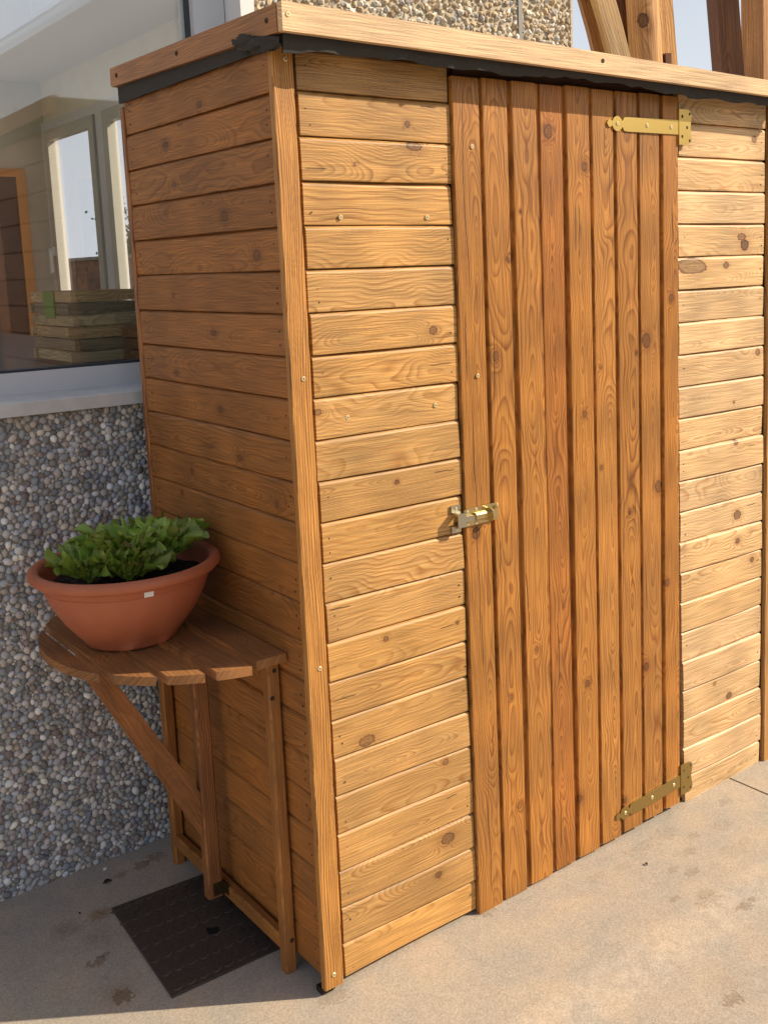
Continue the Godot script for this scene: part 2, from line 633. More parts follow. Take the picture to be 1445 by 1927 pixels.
	go.set_meta("label", "bare earth ground under and beyond the paving")


# ---------------------------------------------------------------- the building with the pebble wall
func quick_texture(key: String, a: Color, b: Color, sd: int, freq: float, size := 256) -> ImageTexture:
	var nz := FastNoiseLite.new()
	nz.seed = sd
	nz.frequency = freq
	nz.fractal_octaves = 4
	var d := nz.get_seamless_image(size, size).get_data()
	var px := PackedByteArray(); px.resize(size * size * 3)
	for i in d.size():
		var t := d[i] / 255.0
		px[i * 3] = int(lerpf(a.r, b.r, t) * 255)
		px[i * 3 + 1] = int(lerpf(a.g, b.g, t) * 255)
		px[i * 3 + 2] = int(lerpf(a.b, b.b, t) * 255)
	return ImageTexture.create_from_image(Image.create_from_data(size, size, false, Image.FORMAT_RGB8, px))

func mottled(key: String, a: Color, b: Color, sd: int, metres: float, rough: float, bump := 0.0, freq := 0.03) -> StandardMaterial3D:
	if mats.has(key):
		return mats[key]
	var m := StandardMaterial3D.new()
	m.resource_name = key
	m.albedo_texture = quick_texture(key, a, b, sd, freq)
	m.uv1_triplanar = true
	m.uv1_world_triplanar = true
	m.uv1_scale = Vector3.ONE / metres
	m.roughness = rough
	if bump > 0.0:
		m.heightmap_enabled = true
		m.heightmap_texture = m.albedo_texture
		m.heightmap_scale = bump
	mats[key] = m
	return m

func bits(x0: float, x1: float, y0: float, y1: float, rmin: float, rmax: float, tries: int, sd: int, spread: float) -> Array:
	var rng := RandomNumberGenerator.new()
	rng.seed = sd
	var cell := rmax * 2.0
	var grid := {}
	var out := []
	for i in tries:
		var f := float(i) / tries
		var r := lerpf(rmax, rmin, pow(f, 0.45)) * rng.randf_range(0.85, 1.1)
		var p := Vector2(rng.randf_range(x0, x1), rng.randf_range(y0, y1))
		var cx := int(floor(p.x / cell))
		var cy := int(floor(p.y / cell))
		var ok := true
		for dx in [-1, 0, 1]:
			for dy in [-1, 0, 1]:
				for q in grid.get(Vector2i(cx + dx, cy + dy), []):
					if p.distance_to(q[0]) < (r + q[1]) * spread:
						ok = false
						break
				if not ok: break
			if not ok: break
		if ok:
			var key := Vector2i(cx, cy)
			if not grid.has(key): grid[key] = []
			grid[key].append([p, r])
			out.append([p, r])
	return out

func set_stones(panel: Node3D, called: String, list: Array, z: float, meshes: Array, palette: Array, seen: Rect2, sd: int, flat: bool) -> void:
	var rng := RandomNumberGenerator.new()
	rng.seed = sd
	var all := []
	for b in list:
		var p: Vector2 = b[0]
		var r: float = b[1] * U
		var e := rng.randf_range(0.8, 1.0)
		var ba := Basis(Vector3(0, 0, 1), rng.randf() * TAU)
		if flat:
			ba = ba * Basis(Vector3(1, 0, 0).rotated(Vector3(0, 1, 0), rng.randf() * TAU), rng.randf_range(-0.7, 0.7))
			ba = ba.scaled_local(Vector3(2.3 * r, 2.1 * r * e, 2.0 * r))
		else:
			ba = ba * Basis(Vector3(1, 0, 0), rng.randf_range(-0.25, 0.25))
			ba = ba.scaled_local(Vector3(2.15 * r / e, 2.15 * r * e, 1.5 * r))
		var dz := r * (rng.randf_range(0.0, 0.35) if not flat else rng.randf_range(-0.1, 0.4))
		var c: Color = palette[rng.randi() % palette.size()]
		all.append([Transform3D(ba, V(p.x, p.y, z) + Vector3(0, 0, dz)), c, r, p, rng.randi() % meshes.size()])
	var vis := []
	for a in all:
		if seen.has_point(a[3]): vis.append(a)
	vis.sort_custom(func(a, b): return a[2] > b[2])
	var own := {}
	for a in vis.slice(0, 300):
		own[a] = true
		var col: Color = a[1]
		shared(called, meshes[a[4]], plain("stone_%s" % col.to_html(), col, 0.7), panel, a[0])
	for k in meshes.size():
		var rest := []
		for a in all:
			if a[4] == k and not own.has(a): rest.append(a)
		if rest.is_empty(): continue
		var mm := MultiMesh.new()
		mm.transform_format = MultiMesh.TRANSFORM_3D
		mm.use_colors = true
		mm.mesh = meshes[k]
		mm.instance_count = rest.size()
		var base := origin_of(panel)
		for i in rest.size():
			var t: Transform3D = rest[i][0]
			t.origin -= base
			mm.set_instance_transform(i, t)
			var col: Color = rest[i][1]
			mm.set_instance_color(i, vary(col, rng, 0.12, 0.03).srgb_to_linear())
		var mi := MultiMeshInstance3D.new()
		mi.name = "bedded_" + called + "s"
		mi.multimesh = mm
		var mt := plain("stone_tinted", Color(1, 1, 1), 0.7)
		mt.vertex_color_use_as_albedo = true
		mi.material_override = mt
		mi.set_meta("kind", "stuff")
		panel.add_child(mi, true)

func bx(x0: float, x1: float, y0: float, y1: float, z0: float, z1: float, mb: MB = null) -> MB:
	if mb == null: mb = MB.new()
	mb.box(V(x0, y0, z0), V(x1, y1, z1))
	return mb

func build_building() -> void:
	var b := thing("pebbledash_building", "building wall of set pebbles with a large white framed window", "building", V(4, -Y0, -10))
	var mortar := mottled("mortar", C8(132, 127, 119), C8(168, 161, 150), 3, 0.3, 0.95, 0.25, 0.05)
	var pale := mottled("pale_mortar", C8(176, 162, 140), C8(208, 194, 170), 4, 0.3, 0.95, 0.2, 0.05)
	var low := obj("wall_panel", bx(-59.0, 4.15, -23.9, -8.84, -13.0, -10.06), mortar, b)
	obj("wall_panel", bx(-120.0, -59.0, -23.9, 42.0, -13.0, -10.02), pale, b)
	obj("wall_panel", bx(-59.0, 4.15, 16.0, 42.0, -13.0, -10.02), pale, b)
	var right := obj("wall_panel", bx(4.63, 15.86, -23.9, 42.0, -13.0, -10.06), pale, b)
	obj("joint_strip", bx(15.86, 16.06, -23.9, 42.0, -13.0, -9.98), plain("joint_grey", C8(150, 147, 140), 0.8), b)
	var corner := obj("wall_panel", bx(16.06, 18.62, -23.9, 42.0, -13.0, -10.06), pale, b)
	var pebs := []
	for k in 10: pebs.append(stone_mesh(50 + k, 0.35, 2, false))
	var chips := []
	for k in 10: chips.append(stone_mesh(80 + k, 0.5, 5, true))
	var pp := [C8(191, 189, 188), C8(172, 173, 174), C8(157, 161, 165), C8(213, 207, 200), C8(203, 199, 196), C8(230, 228, 223), C8(167, 159, 152), C8(136, 137, 139), C8(193, 184, 179), C8(186, 189, 191), C8(151, 156, 161), C8(204, 194, 184), C8(162, 161, 159), C8(148, 134, 130)]
	var cp := [C8(214, 198, 172), C8(198, 180, 152), C8(224, 212, 190), C8(186, 162, 130), C8(206, 184, 148), C8(176, 160, 140), C8(228, 220, 204), C8(196, 190, 180)]
	set_stones(low, "pebble", bits(-15.0, 0.9, -23.3, -8.95, 0.033, 0.118, 250000, 11, 0.86), -10.06, pebs, pp, Rect2(-6.3, -23.2, 6.3, 14.2), 12, false)
	set_stones(right, "stone_chip", bits(4.7, 15.8, -1.2, 6.5, 0.06, 0.15, 22000, 13, 0.80), -10.06, chips, cp, Rect2(4.7, 0.9, 11, 3.9), 14, true)
	set_stones(corner, "stone_chip", bits(16.1, 18.6, -1.2, 6.5, 0.06, 0.15, 6000, 15, 0.80), -10.06, chips, cp, Rect2(16.0, 0.9, 3, 4), 16, true)
	var edge := obj("corner_bead", bx(18.62, 18.72, -23.9, 42.0, -13.0, -10.0), pale, b)
	# the window in the pebble wall, widened out of view to brighten the room
	var pvc := plain("white_plastic", C8(214, 214, 214), 0.35)
	var win := Node3D.new()
	win.name = "window"
	b.add_child(win)
	win.position = V(-10, -8.4, -11) - b.position
	var fr := MB.new()
	bx(-58.0, 4.12, -8.42, -7.72, -11.9, -11.0, fr)
	bx(3.05, 4.12, -7.72, 15.2, -11.9, -11.0, fr)
	bx(-58.0, 4.12, 15.2, 16.0, -11.9, -11.0, fr)
	bx(-58.6, -58.0, -8.42, 16.0, -11.9, -11.0, fr)
	bx(2.97, 3.05, -7.72, 15.2, -11.6, -11.12, fr)
	obj("frame", fr, pvc, win)
	var gk := MB.new()
	bx(-58.0, 2.97, -7.72, -7.65, -11.6, -11.1, gk)
	bx(2.84, 2.97, -7.65, 15.2, -11.5, -11.1, gk)
	obj("gasket", gk, plain("rubber", C8(52, 56, 60), 0.6), win)
	var sp := MB.new()
	bx(2.74, 2.84, -7.65, 15.2, -11.42, -11.26, sp)
	obj("spacer", sp, plain("spacer_grey", C8(170, 175, 175), 0.4), win)
	var gl := MB.new()
	for z in [-11.16, -11.2, -11.3, -11.34, -11.44, -11.48]:
		gl.quad(V(-58, -7.65, z), V(2.85, -7.65, z), V(2.85, 15.2, z), V(-58, 15.2, z), Vector3(0, 0, 1))
	var glass := StandardMaterial3D.new()
	glass.resource_name = "window_glass"
	glass.transparency = BaseMaterial3D.TRANSPARENCY_ALPHA
	glass.albedo_color = Color(0.8, 0.9, 0.88, 0.002)
	glass.roughness = 0.02
	glass.metallic_specular = 0.5
	mats["window_glass"] = glass
	obj("pane", gl, glass, win)
	var sl := MB.new()
	var za := -11.0
	var zb := -9.55
	sl.quad(V(-58.6, -8.36, za), V(4.7, -8.36, za), V(4.7, -8.43, zb), V(-58.6, -8.43, zb), Vector3(0, 1, 0.05).normalized())
	sl.quad(V(-58.6, -8.43, zb), V(4.7, -8.43, zb), V(4.7, -8.47, zb + 0.03), V(-58.6, -8.47, zb + 0.03), Vector3(0, 0.6, 0.8).normalized())
	sl.quad(V(-58.6, -8.47, zb + 0.03), V(4.7, -8.47, zb + 0.03), V(4.7, -8.83, zb + 0.03), V(-58.6, -8.83, zb + 0.03), Vector3(0, 0, 1))
	sl.quad(V(-58.6, -8.83, zb + 0.03), V(4.7, -8.83, zb + 0.03), V(4.7, -8.83, za), V(-58.6, -8.83, za), Vector3(0, -1, 0))
	sl.quad(V(4.7, -8.36, za), V(4.7, -8.43, zb), V(4.7, -8.83, zb + 0.03), V(4.7, -8.83, za), Vector3(1, 0, 0))
	obj("sill", sl, mottled("sill_white", C8(196, 196, 194), C8(216, 216, 214), 8, 0.4, 0.5, 0.0, 0.02), win)
	obj("surround", bx(4.15, 4.63, -8.83, 16.4, -12.0, -9.94), plain("white_paint", C8(222, 222, 222), 0.6), win)
	# the room behind it
	var cream := mottled("cream_plaster", C8(226, 221, 200), C8(236, 232, 214), 6, 1.4, 0.9, 0.0, 0.02)
	var white := plain("ceiling_white", C8(242, 242, 238), 0.9)
	var room := Node3D.new()
	room.name = "room"
	b.add_child(room)
	room.position = V(-16, -Y0, -40) - b.position
	var cm := MB.new()
	bx(-62, 18.6, 11.0, 12.0, -20, -13.0, cm)
	bx(-62, 18.6, 11.0, 12.0, -73, -68, cm)
	bx(-62, -52, 11.0, 12.0, -68, -20, cm)
	bx(12, 18.6, 11.0, 12.0, -68, -20, cm)
	obj("ceiling", cm, white, room)
	obj("added_rooflight_pane", bx(-52, 12, 11.4, 11.45, -68, -20), plain("window_glass", Color.WHITE), room)  # ceiling opening and its pane, added to brighten the room
	obj("floor", bx(-62, 18.6, -23.6, -22.9, -73, -13.0), plain("floor_brown", C8(168, 150, 124), 0.6), room)
	var bw := MB.new()
	bx(-18, 18.6, -22.9, 11.0, -73, -72, bw)
	bx(-62, -18, -22.9, -9.0, -73, -72, bw)
	bx(-62, -18, 10.0, 11.0, -73, -72, bw)
	bx(-62, -59, -9.0, 10.0, -73, -72, bw)
	obj("back_wall", bw, cream, room)
	obj("pane", bx(-59, -18, -9.0, 10.0, -72.55, -72.5), plain("window_glass", Color.WHITE), room)  # pane of an unseen back opening, added to let sky light in
	obj("side_wall", bx(-63, -62, -22.9, 11.0, -73, -13.0), cream, room)
	var ew := MB.new()
	bx(18.0, 18.7, -22.9, -8.6, -72, -13.0, ew)
	bx(18.0, 18.7, 7.6, 11.0, -72, -13.0, ew)
	bx(18.0, 18.7, -8.6, 7.6, -72, -71.2, ew)
	bx(18.0, 18.7, -8.6, 7.6, -36, -13.0, ew)
	obj("end_wall", ew, cream, room)
	obj("window_board", bx(-24, 4.1, -8.25, -7.84, -58, -11.9), plain("dark_board", C8(66, 47, 34), 0.5), room)
	var w2 := Node3D.new()
	w2.name = "window"
	room.add_child(w2, true)
	w2.position = V(18, -8.6, -55) - origin_of(room)
	var f2 := MB.new()
	bx(17.5, 18.5, -8.6, -7.9, -71.2, -36, f2)
	bx(17.5, 18.5, 6.9, 7.6, -71.2, -36, f2)
	for z in [[-71.2, -70.3], [-58.9, -57.2], [-45.6, -44.0], [-36.8, -36.0]]:
		bx(17.5, 18.5, -7.9, 6.9, z[0], z[1], f2)
	obj("frame", f2, pvc, w2)
	var s2 := MB.new()
	for q in [[-70.2, -59.0], [-57.1, -45.7]]:
		bx(17.3, 17.9, -7.8, -6.9, q[0], q[1], s2)
		bx(17.3, 17.9, 6.0, 6.8, q[0], q[1], s2)
		bx(17.3, 17.9, -6.9, 6.0, q[0], q[0] + 1.0, s2)
		bx(17.3, 17.9, -6.9, 6.0, q[1] - 1.0, q[1], s2)
	obj("sash", s2, plain("sash_grey", C8(190, 190, 180), 0.4), w2)
	var hd := MB.new()
	bx(17.0, 17.3, -3.2, -2.5, -70.0, -69.5, hd)
	bx(16.8, 17.0, -4.6, -2.6, -70.0, -69.6, hd)
	obj("handle", hd, pvc, w2)
	var g2 := MB.new()
	g2.quad(V(17.8, -7.8, -71), V(17.8, 6.9, -71), V(17.8, 6.9, -36.5), V(17.8, -7.8, -36.5), Vector3(-1, 0, 0))
	obj("pane", g2, glass, w2)
	var dr := Node3D.new()
	dr.name = "door"
	room.add_child(dr)
	dr.position = V(11, -22.9, -72) - origin_of(room)
	var df := MB.new()
	bx(15.25, 15.98, -22.9, 3.95, -72.0, -71.5, df)
	bx(3.9, 4.6, -22.9, 3.95, -72.0, -71.5, df)
	bx(4.6, 15.25, 3.3, 3.95, -72.0, -71.5, df)
	obj("frame", df, plain("orange_pine", C8(222, 152, 74), 0.5), dr)
	obj("leaf", bx(4.6, 15.25, -22.9, 3.3, -72.0, -71.75), plain("dark_door", C8(58, 34, 22), 0.45), dr)
	# crates inside on the window board
	crate("slatted_crate", "greenish wooden slatted crate with a green note behind the window glass", V(-0.57, -7.84, -18.0), Vector3(2.6, 2.4, 4.0), 6, [C8(178, 162, 120), C8(134, 126, 94), C8(192, 164, 112)], 71, true)
	crate("slatted_crate", "low brown slatted crate half hidden by the shed edge, behind glass", V(1.15, -7.84, -13.9), Vector3(2.2, 1.15, 1.5), 3, [C8(150, 112, 72), C8(130, 98, 62)], 72, false)

func crate(called: String, label: String, at: Vector3, size: Vector3, layers: int, cols: Array, sd: int, note: bool) -> void:
	var t := thing(called, label, "crate", at)
	var rng := RandomNumberGenerator.new()
	rng.seed = sd
	var th := 0.16 * U
	var hh := size.y / layers * U
	var sx := size.x * U
	var sz := size.z * U
	for k in layers:
		var y := at.y + k * hh
		var odd := k % 2 == 1
		var c: Color = cols[k % cols.size()]
		for side in 4:
			var mb := MB.new()
			var ws := strip("misc", 340.0, 44.0, wood(sd * 100 + k * 4 + side, c, c * 0.66, {"rw": 4.0, "con": 0.8}))
			var lo: Vector3
			var hi: Vector3
			var j := rng.randf_range(-0.03, 0.03) * U
			var inx := th * 1.3 if odd else -th * 0.6
			var inz := -th * 0.6 if odd else th * 1.3
			if side == 0: lo = Vector3(inx + j, 0, sz - th); hi = Vector3(sx - inx + j, 0, sz)
			elif side == 1: lo = Vector3(inx + j, 0, 0); hi = Vector3(sx - inx + j, 0, th)
			elif side == 2: lo = Vector3(0, 0, inz); hi = Vector3(th, 0, sz - inz)
			else: lo = Vector3(sx - th, 0, inz); hi = Vector3(sx, 0, sz - inz)
			mb.box(Vector3(at.x, y + hh * 0.05, at.z) + lo, Vector3(at.x, y + hh * 0.92, at.z) + hi)
			for q in mb.v.size():
				var p: Vector3 = mb.v[q]
				mb.t[q] = su(ws, ((p.x if side < 2 else p.z) - (at.x if side < 2 else at.z)) * 1000.0 + 10.0, (p.y - y) * 1000.0 + 4.0 + ((p.z if side < 2 else p.x) - (at.z if side < 2 else at.x)) * 40.0)
			obj("slat", mb, ws.mat, t)
	if note:
		var mb := MB.new()
		mb.box(at + Vector3(-0.004, size.y * U * 0.62, sz * 0.35), at + Vector3(-0.002, size.y * U * 0.99, sz * 0.62))
		obj("note", mb, plain("green_paper", C8(96, 140, 30), 0.6), t)


# ---------------------------------------------------------------- the shed
func knots_for(list: Array, top: float, bottom: float, x0: float, x1: float, down := false) -> Array:
	var out := []
	for q in list:
		if q[1] <= top and q[1] > bottom and q[0] >= x0 and q[0] <= x1:
			var u: float = (top - q[1]) * 80.0 if down else (q[0] - x0) * 80.0
			var v: float = (q[0] - x0) * 80.0 if down else (top - q[1]) * 80.0 + 4.0
			out.append([u, v, q[2] * 1.2, q[3], q[4] if q.size() > 4 else 0.7])
	return out

func wood(sd: int, e: Color, l: Color, more := {}) -> Dictionary:
	var rng := RandomNumberGenerator.new()
	rng.seed = sd
	var d := {"seed": sd, "e": vary(e, rng, 0.05, 0.025), "l": vary(l, rng, 0.07, 0.03), "rw": rng.randf_range(3.3, 6.4), "con": rng.randf_range(0.65, 1.25)}
	if rng.randf() < 0.22:
		var u := 5.0 if rng.randf() < 0.5 else 270.0
		d.cracks = [[u, u + rng.randf_range(25.0, 60.0), rng.randf_range(15.0, 70.0)]]
	if rng.randf() < 0.42:
		d.h0 = rng.randf_range(30.0, 62.0)
		d.ah = rng.randf_range(12.0, 24.0)
		d.v0 = rng.randf_range(-0.2, 1.2)
	d.merge(more, true)
	return d

func shiplap(mb: MB, o: Vector3, ax: Vector3, out: Vector3, pitch: float, s: Dictionary, rng: RandomNumberGenerator) -> void:
	var h := pitch - 0.009
	var prof := [Vector2(0.05, -0.14), Vector2(-0.012, -0.135), Vector2(-0.02, -0.075), Vector2(-0.04, -0.045), Vector2(-0.075, -0.012), Vector2(-0.10, -0.001), Vector2(-0.125, 0.0), Vector2(-0.16, 0.0), Vector2(-h * 0.62, 0.004), Vector2(-h + 0.05, 0.0006), Vector2(-h + 0.015, 0.0), Vector2(-h + 0.003, -0.005), Vector2(-h, -0.015), Vector2(-h, -0.13), Vector2(-h + 0.09, -0.13), Vector2(-h + 0.09, -0.23), Vector2(0.05, -0.23)]
	var vv := []
	for p in prof: vv.append((0.05 - p.x) * 80.0)
	vv.append(2.0)
	prism(mb, prof, vv, o, ax, Vector3.UP * U, out * U, s, 6, rng.randf_range(-0.035, 0.045), rng.randf_range(-0.05, 0.05))

func build_shed() -> void:
	var t := thing("garden_shed", "tall brown wooden garden shed of lapped boards with a vertical board door", "shed", V(8.8, -Y0, -4.2))
	var rng := RandomNumberGenerator.new()
	rng.seed = 77
	var dark := plain("dark_timber", C8(74, 44, 24), 0.75)
	var le := C8(190, 146, 88)
	var ll := C8(142, 94, 44)
	# knots: x, y, radius mm, darkness, squash
	var lk := [[3.19, -1.59, 5.0, 0.75], [3.73, -6.64, 7.0, 0.55], [0.27, -8.33, 6.0, 0.45], [2.42, -10.35, 3.5, 0.8], [1.85, -14.29, 4.5, 0.5], [1.15, -16.82, 9.0, 0.35, 0.4], [3.6, -18.2, 6.0, 0.35], [3.54, -20.36, 11.0, 0.45, 0.5], [3.22, -21.31, 5.5, 0.6], [3.4, -2.12, 7.0, 0.7, 0.2], [4.16, -14.42, 3.0, 0.8], [1.6, -2.6, 2.5, 0.5]]
	var rk := [[16.92, -1.35, 6.0, 0.6], [16.46, -4.68, 11.0, 1.0], [16.3, -4.4, 8.0, 0.5, 0.3], [15.46, -5.3, 6.0, 0.6, 0.4], [13.9, -5.3, 14.0, 0.35, 0.12], [17.16, -8.2, 7.0, 0.5], [15.9, -9.75, 4.0, 0.4], [16.16, -13.6, 9.0, 0.65], [16.11, -14.47, 6.5, 0.75], [16.99, -15.3, 6.0, 0.7], [15.78, -19.85, 7.0, 0.7], [15.0, -19.2, 5.0, 0.3], [16.0, -11.1, 5.0, 0.6]]
	var sk := [[3.79 + 0.8, -0.85, 6.0, 0.4], [-5.97, -1.62, 6.0, 0.9, 0.25], [-5.55, -2.66, 6.0, 0.4, 0.3], [-2.74, -3.64, 9.0, 0.45, 0.5], [-1.23, -4.61, 8.0, 0.5, 0.5], [-6.07, -5.58, 5.0, 0.4], [-3.77, -6.52, 5.0, 0.5, 0.3], [-6.27, -7.69, 5.0, 0.4, 0.3], [-3.77, -8.52, 6.0, 0.4, 0.4], [-2.74, -9.65, 7.0, 0.5, 0.4], [-5.76, -10.39, 5.0, 0.4], [-6.51, -11.1, 5.0, 0.5], [-3.79, -0.85, 6.0, 0.5, 0.3], [-1.0, -10.6, 5.0, 0.4]]
	for k in 23:
		var top := -float(k) if k > 0 else -0.08
		var pitch := 1.0 if k > 0 else 0.92
		if k == 22: pitch = 0.9
		for side in 2:
			var x0: float = (0.2 + rng.randf_range(-0.03, 0.02)) if side == 0 else 13.2 + maxf(0.0, (k - 11) * 0.022) + rng.randf_range(-0.03, 0.03)
			var x1: float = (4.47 + rng.randf_range(-0.03, 0.03)) if side == 0 else 17.5 + rng.randf_range(-0.03, 0.03)
			var kn := knots_for(lk if side == 0 else rk, top, top - pitch, x0, x1)
			var more := {"knots": kn, "con": rng.randf_range(0.55, 1.1)}
			if side == 0 and k == 3: more.merge({"h0": 4.0, "ah": 16.0, "v0": 0.5, "rw": 12.0})
			var s := strip("front", (x1 - x0) * 80.0, 86.0, wood(1000 + k * 2 + side, le if side == 0 else C8(212, 178, 132), ll if side == 0 else C8(172, 122, 76), more))
			var mb := MB.new()
			shiplap(mb, V(x0, top, 0.0), Vector3((x1 - x0) * U, rng.randf_range(-0.012, 0.012) * U, rng.randf_range(-0.02, 0.02) * U), Vector3(0, 0, 1), pitch, s, rng)
			obj("plank", mb, s.mat, t)
	for k in 23:
		var top := -0.099 - 0.982 * k
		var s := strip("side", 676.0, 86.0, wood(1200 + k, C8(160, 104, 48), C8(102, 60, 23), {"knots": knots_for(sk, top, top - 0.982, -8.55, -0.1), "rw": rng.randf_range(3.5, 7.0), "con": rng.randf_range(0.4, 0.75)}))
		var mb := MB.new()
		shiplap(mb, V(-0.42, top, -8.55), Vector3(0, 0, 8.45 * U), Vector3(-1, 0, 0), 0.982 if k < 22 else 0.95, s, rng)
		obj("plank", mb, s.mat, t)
	# corner boards
	var pe := C8(196, 142, 76)
	var pl := C8(146, 92, 40)
	var post := {"rw": 4.5, "con": 1.7, "h0": 70.0, "ah": 8.0, "v0": -0.6, "wob": 0.02, "tone": 0.05}
	var cs := strip("trim", 1840.0, 120.0, wood(31, pe, pl, post))
	var mb := MB.new()
	timber(mb, V(-0.485, -22.95, -0.1), Vector3(0, 22.9 * U, 0), Vector3(0, 0, 1), Vector3(1, 0, 0), 0.2 * U, 0.545 * U, cs, 4, 0.002, 0.0018)
	obj("corner_board", mb, cs.mat, t)
	var cs2 := strip("trim", 1840.0, 60.0, wood(32, C8(186, 140, 84), C8(146, 100, 52), post))
	mb = MB.new()
	timber(mb, V(17.62, -22.84, -0.1), Vector3(0, 22.7 * U, 0), Vector3(1, 0, 0), Vector3(0, 0, 1), 0.6 * U, 0.19 * U, cs2)
	obj("corner_board", mb, cs2.mat, t)
	var cs3 := strip("trim", 1840.0, 30.0, wood(33, C8(160, 104, 56), C8(118, 70, 34), post))
	mb = MB.new()
	timber(mb, V(-0.46, -22.9, -8.8), Vector3(0, 22.6 * U, 0), Vector3(0, 0, 1), Vector3(1, 0, 0), 0.24 * U, 0.2 * U, cs3)
	obj("corner_board", mb, cs3.mat, t)
	# inner frame, far side and back, which close the shed
	for q in [[4.3, 4.78, -22.9, -0.05, -0.75, -0.24], [13.02, 13.55, -22.8, -0.05, -0.75, -0.24], [-0.15, 0.5, -22.9, -0.05, -0.75, -0.24], [4.78, 13.02, -0.95, -0.05, -0.75, -0.16]]:
		obj("stud", bx(q[0], q[1], q[2], q[3], q[4], q[5]), dark, t)
	obj("back_panel", bx(-0.2, 18.2, -22.8, 0.0, -8.75, -8.6), dark, t)
	obj("far_side_panel", bx(17.95, 18.15, -22.8, 0.0, -8.6, -0.12), dark, t)
	obj("floor_panel", bx(-0.15, 17.9, -22.75, -22.4, -8.55, -0.8), dark, t)
	obj("foot", bx(-0.52, -0.2, -23.1, -22.95, -0.3, 0.0), plain("rubber_foot", C8(40, 32, 28), 0.8), t)
	obj("foot", bx(17.6, 18.0, -22.83, -22.8, -0.4, -0.1), plain("rubber_foot", C8(40, 32, 28), 0.8), t)
	build_door(t, rng)
	build_roof(t, rng)
	# screws, brassy
	var sm := screw_mesh()
	var zinc := plain("screw_zinc", C8(226, 208, 164), 0.4, 0.5)
	var face := Basis(Vector3(1, 0, 0), PI / 2)
	for q in [[1.16, -3.82, 0.0], [3.68, -3.82, 0.0], [1.07, -8.55, 0.0], [3.72, -8.54, 0.0], [-0.13, -0.38, 0.1], [-0.13, -7.5, 0.1], [-0.13, -14.53, 0.1], [-0.22, -22.6, 0.1], [-0.5, 0.36, 0.95], [5.1, -2.06, 0.12], [5.05, -7.9, 0.12], [17.9, -14.0, 0.09]]:
		shared("screw", sm, zinc, t, Transform3D(face, V(q[0], q[1], q[2]) + Vector3(0, 0, 0.0005)))
	var dk := plain("old_screw", C8(60, 50, 42), 0.6, 0.5)
	for q in [[0.33, 0.31], [0.42, -4.32], [0.5, -8.3]]:
		shared("screw", sm, dk, t, Transform3D(Basis(Vector3(0, 0, 1), PI / 2), V(-0.67, q[0], q[1])))
	shared("screw", sm, dk, t, Transform3D(face, V(9.02, 0.24, 0.955)))
	# staple and nail marks near the board ends: far too small to pick apart
	var nb := MB.new()
	for k in 23:
		var top := -float(k)
		for xs in [[0.42, 0.0], [4.33, 0.0], [13.42 + maxf(0.0, (k - 11) * 0.022), 0.0], [17.3, 0.0]]:
			for yy in [-0.42, -0.72]:
				if rng.randf() < 0.35: continue
				var x: float = xs[0] + rng.randf_range(-0.06, 0.06)
				var y: float = top + yy + rng.randf_range(-0.06, 0.06)
				var w := rng.randf_range(0.010, 0.026)
				nb.obox(V(x, y, 0.004), Vector3(w * U, 0, 0), Vector3(0.2 * w, rng.randf_range(0.01, 0.02), 0) * U, Vector3(0, 0, 0.0004))
		for zs in [-0.35, -8.2]:
			for yy in [-0.4, -0.7]:
				nb.obox(V(-0.424, -0.099 - 0.982 * k + yy + rng.randf_range(-0.06, 0.06), zs + rng.randf_range(-0.08, 0.08)), Vector3(0.0004, 0, 0), Vector3(0, 0.02, 0) * U, Vector3(0, 0, 0.025) * U)
	var no := obj("nail_marks", nb, plain("nail_dark", C8(48, 32, 22), 0.7), t)
	no.set_meta("kind", "stuff")

